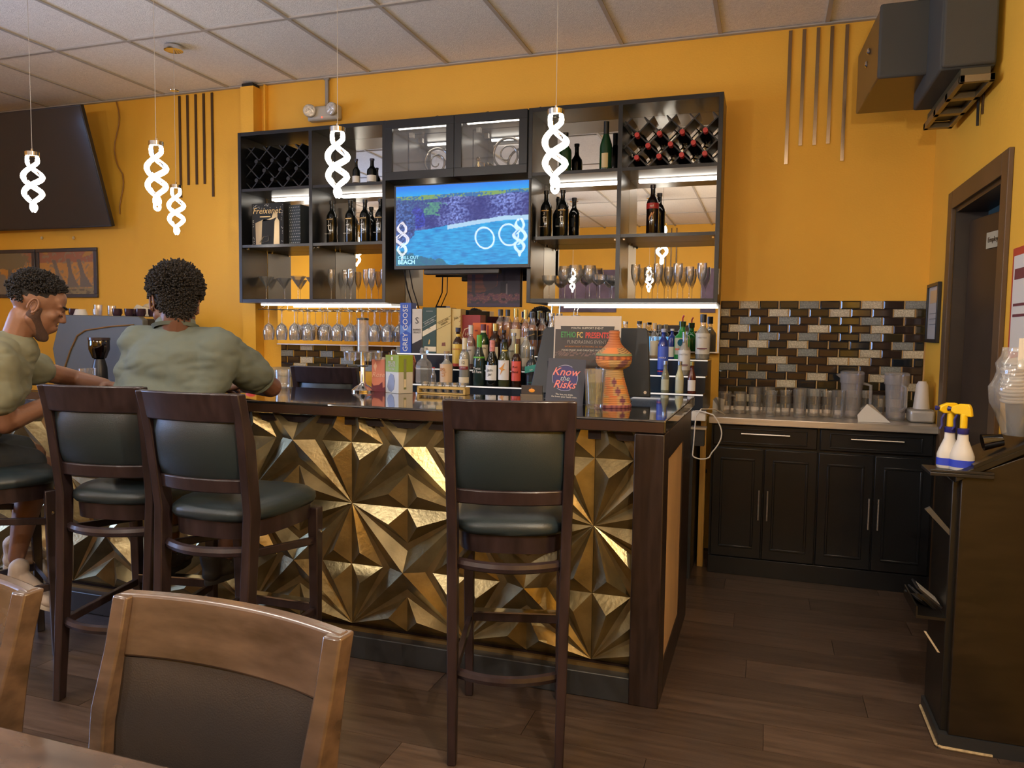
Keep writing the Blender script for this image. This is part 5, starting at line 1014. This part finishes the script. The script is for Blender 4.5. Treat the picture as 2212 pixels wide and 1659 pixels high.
def spray(l,x,y,rz):
    t=thing('spray_bottle',l,'spray bottle',(x,y,.9375),R(rz),'white spray bottles on the host stand'); t.scale=(.88,.88,.88); WP=C('white plastic',(.62,.60,.56),.4); YP=C('yellow plastic',(.85,.55,.01),.35); NP=C('navy plastic',(.02,.02,.16),.4)
    MB().lathe([(0,0),(.040,0),(.043,.006),(.043,.055),(.036,.075),(.020,.115),(.0175,.145)],22,sy=.72).build('bottle_body',WP,t); MB().lathe([(.0435,.012),(.0437,.040)],22,sy=.722).build('blue_label',C('blue label',(.03,.06,.55)),t); MB().lathe([(.019,.138),(.020,.14),(.020,.158),(.016,.160)],18).build('collar',NP,t)
    MB().lathe([(.013,.158),(.013,.215)],12).prism([(-.045,.222),(-.042,.240),(-.015,.252),(.018,.252),(.026,.235),(.030,.205),(.012,.205),(-.012,.212),(-.030,.212)],-.011,.011).build('spray_head',YP,t,35,.004); MB().lathe([(.007,0),(.010,-.012),(.0,-.016)],10,ax='x').build('nozzle',NP,t,loc=(-.044,0,.231)); MB().tube([(-.022,0,.212),(-.032,0,.19),(-.030,0,.165),(-.038,0,.15)],.0045,8).build('trigger',NP,t)
spray('white spray bottle with yellow head, nearer one on the host stand',.632,2.865,-28); spray('white spray bottle with yellow head, behind and left of the nearer one',.600,2.90,12)
ck=thing('dark_cone_cup','dark smoked plastic cup lying behind the spray bottles','cup',(.70,2.91,1.028),0,rot=(0,R(78),0)); MB().lathe([(.028,0),(.020,.06),(.0,.062)],18).build('cup_body',GL('smoked plastic'),ck)
lid=thing('wrapped_lid_stack','stack of white lids wrapped in clear plastic on the host stand','lids',(.80,2.90,1.06))
for k in range(12): MB().lathe([(0,0),(.055,0),(.058,.004),(.058,.007),(.050,.010),(0,.010)],22).build('lid',C('white plastic lid',(.58,.53,.46),.4),lid,loc=(-.0+.004*math.sin(k*2),0,.115+.0115*k),rot=(R(6),R(-8),0))
b=MB(); rs=[]
for i in range(12):
    z=.0+.29*i/11; ring=[]
    for j in range(26):
        a=2*PI*j/26; r=(.045+.035*math.sin(min(1,i/8)*PI*.6)+.010*nz(math.cos(a)*2.2,math.sin(a)*2.2,z*16)); r*=(1 if i<10 else .75)
        ring.append((r*math.cos(a)-(.012 if 3<i<7 else 0),min(r*math.sin(a),.075),z))
    rs.append(ring)
b.rings(rs,cap=False).build('clear_wrap',FILM,lid,60); MB().lathe([(0,0),(.032,0),(.042,.10),(.044,.112),(0,.113)],18).build('dark_cup_stack',C('dark grey cup',(.05,.05,.05),.3),lid)
MB().box(-.03,.045,-.062,-.058,.22,.32).build('white_flyer',WHITE,lid,loc=(0,0,0)); MB().box(-.02,.04,-.0635,-.0625,.29,.30).build('printed_block',C('plum print'),lid,loc=(0,0,0)) if 0 else None
# ================================================================ PEOPLE
def remesh(name,mb,mats,parent,vox=.006,sm=3,wr=0,ws=9,loc=None,smf=.5):
    me=mb.mesh('tmp',mats,0); o=bpy.data.objects.new('tmp',me); COL.objects.link(o)
    m_=o.modifiers.new('r','REMESH'); m_.mode='VOXEL'; m_.voxel_size=vox; m_.use_smooth_shade=True
    s=o.modifiers.new('s','SMOOTH'); s.iterations=sm; s.factor=smf
    bpy.context.view_layer.update(); dg=bpy.context.evaluated_depsgraph_get(); m2=bpy.data.meshes.new_from_object(o.evaluated_get(dg)); bpy.data.objects.remove(o)
    if wr:
        nv=[v.normal.copy() for v in m2.vertices]
        for v,n in zip(m2.vertices,nv):
            c=v.co; v.co=c+n*wr*(nz(c.x*ws*.7,c.y*ws*.7,c.z*ws*1.6)+.5*abs(nz(c.x*ws*1.5,c.y*ws*1.5,c.z*ws*3.2+5)))
    m2.materials.clear(); m2.materials.append(mats); m2.shade_smooth(); m2.name=name
    q=bpy.data.objects.new(name,m2); COL.objects.link(q); q.parent=parent; return q
def frame(o,f,pitch=0,roll=0,s=1):
    f=Vector(f).normalized(); r=f.cross(Vector((0,0,1))).normalized(); u=r.cross(f)
    Mx=Matrix((r,f,u)).transposed(); Mx=Mx@Matrix.Rotation(pitch,3,'X')@Matrix.Rotation(roll,3,'Y')
    return lambda p:Vector(o)+Mx@(Vector(p)*s), Mx
def head(mb,T,Mx,s=1):
    E=lambda c,r,rot=None: mb.ell(T(c),[a*s for a in r],18,Mx if rot is None else Mx@rot)
    Cp=lambda a,b,ra,rb: mb.cap(T(a),T(b),ra*s,rb*s)
    E((0,-.012,.035),(.075,.096,.086)); E((0,.028,-.025),(.060,.066,.088)); E((0,.060,-.100),(.027,.024,.022)); E((0,.055,.05),(.058,.036,.045))
    for q in (-1,1):
        Cp((q*.052,.0,-.052),(q*.016,.068,-.104),.024,.018); E((q*.037,.060,-.014),(.023,.022,.024)); Cp((q*.012,.088,.030),(q*.046,.072,.032),.012,.010)
        E((q*.073,-.006,-.008),(.005,.013,.024),Matrix.Rotation(R(-14),3,'X')); E((q*.029,.082,.008),(.014,.010,.010))
    Cp((0,.092,.020),(0,.110,-.016),.0085,.0108); 
    for q in (-1,1): E((q*.011,.101,-.022),(.008,.009,.007))
    E((0,.094,-.052),(.024,.010,.007)); E((0,.091,-.064),(.021,.011,.008)); E((0,.078,-.058),(.032,.022,.026))
def ears(par,T,mat):
    for q in (-1,1):
        pts=[T((q*(.0785+.006*math.cos(a*.5)),-.010+.0165*math.cos(a)*(1 if a>0 else 1)-.004,-.006+.030*math.sin(a))) for a in [R(-75+285*i/18) for i in range(19)]]
        b=MB().tube(pts,[.0035+.0012*math.sin(PI*i/18) for i in range(19)],8)
        b.tube([T((q*.0785,-.014+.009*math.cos(a),-.004+.018*math.sin(a))) for a in [R(10+190*i/10) for i in range(11)]],.0030,6)
        b.cap(T((q*.077,-.002,-.034)),T((q*.078,-.006,-.028)),.0065,.006).cap(T((q*.078,.006,-.008)),T((q*.079,.004,-.014)),.004,.004)
        b.build('ear_rim',mat,par,60)
def hand(mb,w,d,n,side=1,s=1,curl=.5):
    d=Vector(d).normalized(); n=Vector(n); n=(n-d*n.dot(d)).normalized(); x=d.cross(n).normalized()*side
    w=Vector(w)
    for i,(o,L,sp) in enumerate(((-.030,.072,-.10),(-.010,.080,-.03),(.010,.074,.04),(.029,.058,.12))):
        k=w+x*o*.55*s; b=w+d*.088*s+x*o*s-n*.0; mb.cap(k,b,.014*s,.0115*s)
        dd=(d+x*sp).normalized(); p=b
        for j,f_ in enumerate((.45,.32,.23)):
            a=curl*(j+.6)*.75; v=dd*math.cos(a)-n*math.sin(a); q=p+v*L*f_*s; mb.cap(p,q,(.0102-.001*j)*s,(.0096-.001*j)*s); p=q
    mb.ell(w+d*.045*s,(.034*s,.050*s,.016*s),14,Matrix((x,d,n)).transposed())
    p=w+d*.022*s-x*.026*s; 
    for j,(v,L,r) in enumerate((((d*.6-x*.75-n*.25),.042,.014),((d*.9-x*.35-n*.3),.034,.0115),((d-n*.4),.026,.010))):
        q=p+v.normalized()*L*s; mb.cap(p,q,r*s,r*.9*s); p=q
def shoe(name,par,heel,toe,mat,sole,s=1):
    heel=Vector(heel);toe=Vector(toe); d=(toe-heel); L=d.length; t,Mx=frame(heel,d/L)
    f=d.normalized(); r=f.cross(Vector((0,0,1))).normalized(); u=r.cross(f); Mx=Matrix((r,f,u)).transposed(); T_=lambda p: heel+Mx@Vector(p)
    b=MB(); b.ell(T_((0,.03,.035)),(.036,.045,.045),14,Mx); b.ell(T_((0,L*.5,.03)),(.042,L*.42,.034),16,Mx); b.ell(T_((0,L*.80,.026)),(.045,.062,.030),16,Mx); b.cap(T_((0,.03,.05)),T_((0,.02,.105)),.038,.040); b.cap(T_((0,.05,.07)),T_((0,L*.55,.045)),.032,.028)
    o=remesh(name,b,mat,par,.006,3)
    so=MB(); rs=[]
    for z,g in ((-.012,0),(.002,.003),(.014,.0)):
        rs.append([T_(((.040+g)*(1-.12*math.cos(a*1.0))*math.cos(a)*(1.08 if math.sin(a)>0 else .9),L*.5+(L*.53+g)*math.sin(a),z)) for a in [2*PI*k/28 for k in range(28)]])
    so.rings(rs).build('sole',sole,o)
    la=MB()
    for k in range(5): 
        y=L*.38+.022*k; z=.076-.008*k; la.tube([T_((-.026,y,z-.010)),T_((0,y+.004,z+.002)),T_((.026,y,z-.010))],.0035,6)
    la.build('laces',WHITE,o)
    return o
def curls(par,T,Mx,region,n,r0,mat,base,s=1,name='hair'):
    b=MB(); rnd=random.Random(5)
    for c,rr in base: b.ell(T(c),[a*s for a in rr],18,Mx)
    k=0
    while k<n:
        v=Vector((rnd.gauss(0,1),rnd.gauss(0,1),rnd.gauss(0,1))).normalized()
        c,rr=base[0]; p=Vector((c[0]+v.x*rr[0],c[1]+v.y*rr[1],c[2]+v.z*rr[2]))
        if not region(p,v): continue
        k+=1; L=r0*(1+.9*rnd.random())*max(.25,min(1,.62+v.z*.8)); q=Vector(p)+v*L*.8+Vector((rnd.gauss(0,.004),rnd.gauss(0,.004),rnd.gauss(0,.004)))
        b.cap(T(p-v*.006),T(q),.0050*s,.0034*s,5)
    return b.build(name,mat,par,60)
SK1=C('brown skin',(.24,.115,.066),.5,bump=.05,bs=120); SK2=C('dark brown skin',(.14,.065,.042),.5,bump=.05,bs=120); HAIR=C('black curly hair',(.012,.009,.008),.75,bump=.6,bs=150); BEARD=C('short dark beard',(.075,.038,.025),.8,bump=.5,bs=260)
SH_1=C('khaki green tshirt cloth',(.19,.19,.125),.9,bump=.25,bs=14); SH_2=C('grey green polo cloth',(.115,.14,.125),.9,bump=.2,bs=14); SHO=C('charcoal shorts cloth',(.040,.045,.048),.9,bump=.2,bs=20); SNK=C('off white sneaker',(.55,.47,.40),.7,bump=.2,bs=60); SOL=C('pale sole',(.60,.54,.46),.6)
def cloth(name,parts,mat,par,wr,vox=.008):
    b=MB()
    for p in parts:
        if p[0]=='e': b.ell(p[1],p[2],18,p[3] if len(p)>3 else None)
        else: b.cap(*p[1:],16)
    return remesh(name,b,mat,par,vox,6,wr,9)
# ---- man 1: bearded, seated at the left edge
p1=thing('person','bearded man in khaki green tshirt and dark shorts leaning on the bar','person',(0,0,0))
T1,M1=frame((-2.93,2.41,1.462),(.60,.80,0),R(-24),R(0),1.05)
f1=Vector((.60,.80,0)); rr1=Vector((.80,-.60,0)); B1=Matrix((rr1,f1,Vector((0,0,1)))).transposed()
b=MB(); head(b,T1,M1,1.05)
V=Vector
pel=V((-3.15,2.13,.86)); che=V((-3.05,2.31,1.17)); nk=V((-3.0,2.36,1.30)); sn=che+rr1*.175+V((0,0,.06)); sf=che-rr1*.175+V((0,0,.06))
b.cap(nk,T1((0,-.025,-.06)),.058,.052); b.ell(che,(.15,.10,.16),16,B1); b.ell((pel+che)/2,(.13,.09,.2),16,B1); b.ell(pel,(.15,.11,.11),16,B1); b.cap(sn,sf,.06,.06)
en=V((-2.905,2.235,.985)); wn=V((-2.86,2.52,1.092)); hn=V((-2.83,2.60,1.10))
b.cap(sn,en,.055,.044); b.cap(en,wn,.045,.030); hand(b,wn+V((-.005,.015,.005)),(.15,.98,.03),(0,0,1),-1,1.0,.55)
ef=V((-3.16,2.80,1.125)); wf=V((-2.985,2.80,1.105)); b.cap(sf,ef,.053,.043); b.cap(ef,wf,.043,.03); hand(b,wf,(.95,-.1,.0),(0,0,1),-1,1.0,.5)
hpn=pel+rr1*.09; hpf=pel-rr1*.09; kn=V((-3.05,2.52,.74)); kf=V((-3.22,2.60,.78)); an=V((-3.065,2.39,.375)); af=V((-3.20,2.50,.38))
b.cap(hpn,kn,.085,.060); b.cap(hpf,kf,.085,.060); b.cap(kn,kn*.62+an*.38+V((-.012,-.012,0)),.058,.056); b.cap(kn*.62+an*.38+V((-.012,-.012,0)),an,.056,.034); b.cap(kf,af,.055,.034)
remesh('body',b,SK1,p1,.0062,3)
ts=[('e',che,(.195,.135,.19),B1),('e',(pel*.5+che*.5),(.175,.135,.20),B1),('e',pel+V((0,0,.05)),(.18,.145,.10),B1),('c',sn,sf,.078,.078),('c',sn,sn*.45+en*.55,.078,.078),('c',sf,sf*.5+ef*.5,.076,.074),('c',nk-V((0,0,.03)),nk+V((.0,.0,.0)),.09,.078)]
cloth('tshirt',ts,SH_1,p1,.018)
MB().tube([nk+M1@V((.074*math.cos(a),.074*math.sin(a)-.005,.012)) for a in [2*PI*k/24 for k in range(24)]],.009,8,close=True).build('neck_rib',SH_1,p1)
cloth('shorts',[('e',pel+V((0,0,-.02)),(.175,.14,.10),B1),('c',hpn,hpn*.22+kn*.78,.105,.093),('c',hpf,hpf*.2+kf*.8,.105,.09)],SHO,p1,.010)
shoe('sneaker',p1,(-3.02,2.31,.265),(-2.80,2.37,.185),SNK,SOL); shoe('sneaker',p1,(-3.20,2.44,.30),(-3.05,2.62,.275),SNK,SOL)
b=MB(); E_=lambda c,r: b.ell(T1(c),[a*1.05 for a in r],16,M1)
E_((0,.060,-.102),(.030,.027,.025))
for q in (-1,1): b.cap(T1((q*.056,.0,-.040)),T1((q*.018,.069,-.106)),.0245*1.05,.0195*1.05)
for q in (-1,1): b.cap(T1((q*.066,.014,-.01)),T1((q*.056,.006,-.05)),.010*1.05,.020*1.05)
b.cap(T1((-.022,.094,-.043)),T1((.022,.094,-.043)),.0055,.0055)
remesh('beard',b,BEARD,p1,.005,3)
curls(p1,T1,M1,lambda p,v: (v.z>.05+.62*max(0,v.y) or (v.y<-.35 and v.z>-.62 and abs(v.x)<.8)),2400,.012,HAIR,[((0,-.017,.046),(.0755,.0935,.081))],1.05)
ears(p1,T1,SK1)
for q in (-1,1):
    b=MB(); b.cap(T1((q*.014,.100,.034)),T1((q*.046,.084,.036)),.005,.0035); b.build('eyebrow',HAIR,p1)
    b=MB(); b.ell(T1((q*.030,.0875,.006)),(.013,.008,.008),12,M1); e=b.build('eyelid',SK1,p1); MB().tube([T1((q*(.018+.006*k),.0965-.0012*abs(k-2),.0005-.0015*(2-abs(k-2)))) for k in range(5)],.0016,5).build('lash_line',HAIR,e)
MB().tube([T1((-.018+.006*k,.1030-.0009*(k-3)**2,-.0578)) for k in range(7)],.0012,5).build('lip_line',C('dark lip',(.10,.035,.03)),p1)
# ---- man 2: polo shirt, back to the viewer
p2=thing('person','man in grey green polo seen from behind with elbow on the bar','person',(0,0,0))
T2,M2=frame((-2.215,2.42,1.476),(-.80,.60,0),R(-14),R(4),1.04)
f2=Vector((-.30,.95,0)).normalized(); rr2=Vector((.95,.30,0)).normalized(); B2=Matrix((rr2,f2,Vector((0,0,1)))).transposed(); BL=B2@Matrix.Rotation(R(-10),3,'X')
b=MB(); head(b,T2,M2,1.04); pel=V((-2.26,2.37,.87)); che=V((-2.205,2.42,1.20)); nk=V((-2.205,2.41,1.385)); sn=V((-2.045,2.455,1.305)); sf=V((-2.355,2.38,1.315))
b.cap(nk-V((0,0,.04)),T2((0,-.03,-.06)),.060,.056); b.ell(che,(.15,.10,.16),16,B2); b.ell((pel+che)/2,(.13,.09,.2),16,B2); b.ell(pel,(.15,.11,.11),16,B2); b.cap(sn,sf,.055,.055)
en=V((-2.035,2.78,1.128)); wn=V((-2.28,2.93,1.112)); ef=V((-2.53,2.68,1.125)); wf=V((-2.50,2.93,1.10))
b.cap(sn,en,.056,.045); b.cap(en,wn,.046,.030); hand(b,wn,(-.95,.1,0),(0,0,1),1,1,.5); b.cap(sf,ef,.055,.044); b.cap(ef,wf,.044,.03); hand(b,wf,(.35,.9,0),(0,0,1),-1,1,.5)
hn_=pel+rr2*.09; hf_=pel-rr2*.09; kn=V((-2.12,2.665,.80)); kf=V((-2.44,2.645,.80)); an=V((-2.14,2.60,.42)); af=V((-2.42,2.59,.42))
b.cap(hn_,kn,.085,.058); b.cap(hf_,kf,.085,.058); b.cap(kn,an,.055,.034); b.cap(kf,af,.055,.034)
remesh('body',b,SK2,p2,.0062,3)
cloth('polo_shirt',[('e',che,(.195,.135,.20),B2),('e',che+V((0,-.02,.05)),(.18,.115,.13),B2),('e',(pel*.45+che*.55)-rr2*.02,(.215,.145,.22),B2),('e',pel+V((0,0,.06)),(.21,.155,.14),B2),('c',sn,sf,.076,.076),('c',sn,sn*.40+en*.60,.083,.080),('c',sf,sf*.4+ef*.6,.066,.066),('c',nk-V((0,0,.07)),nk-V((0,0,.03)),.088,.070),('c',nk-V((0,.0,.07)),sn,.055,.066),('c',nk-V((0,.0,.07)),sf,.055,.062),('c',sf+V((0,0,-.06)),pel-rr2*.13+V((0,0,.12)),.075,.085),('c',sn+V((0,-.01,-.06)),pel+rr2*.10+V((0,0,.12)),.08,.09)],SH_2,p2,.017)
ck_=[]
for zz,rr_,th in ((.0,.078,0),(.036,.072,0),(.040,.066,0),(.012,.088,0)): ck_.append([nk+V((0,0,-.012))+M2@V((rr_*math.cos(a),rr_*math.sin(a)*.95-.004,zz)) for a in [2*PI*k/28 for k in range(28)]])
MB().rings([ck_[3],ck_[0],ck_[1],ck_[2]],cap=False).build('collar',SH_2,p2,60)
q1=sn*.40+en*.60; d_=(en-sn).normalized(); MB().tube([q1+d_*.068+(d_.cross(V((0,0,1))).normalized()*math.cos(a)+d_.cross(d_.cross(V((0,0,1)))).normalized()*math.sin(a))*.062 for a in [2*PI*k/22 for k in range(22)]],.008,8,close=True).build('sleeve_cuff',SH_2,p2)
cloth('shorts',[('e',pel+V((0,0,-.02)),(.18,.14,.10),B2),('c',hn_,hn_*.25+kn*.75,.10,.088),('c',hf_,hf_*.25+kf*.75,.10,.088)],C('black shorts cloth',(.02,.02,.022),.9),p2,.008)
BSH=C('black shoe',(.015,.015,.016),.5); shoe('shoe',p2,(-2.15,2.50,.335),(-2.11,2.71,.345),BSH,RUB); shoe('shoe',p2,(-2.40,2.49,.335),(-2.43,2.71,.345),BSH,RUB)
curls(p2,T2,M2,lambda p,v: v.z>-.85 and (v.y<.45 or v.z>.35) and not(abs(v.x)>.75 and v.z<-.25),3200,.018,HAIR,[((0,-.020,.040),(.082,.100,.090)),((0,-.055,-.015),(.050,.040,.052))],1.04)
curls(p2,T2,M2,lambda p,v: v.y<.1,900,.010,HAIR,[((0,-.060,-.022),(.056,.042,.060))],1.04)
ears(p2,T2,SK2)
index()
bpy.context.view_layer.update()
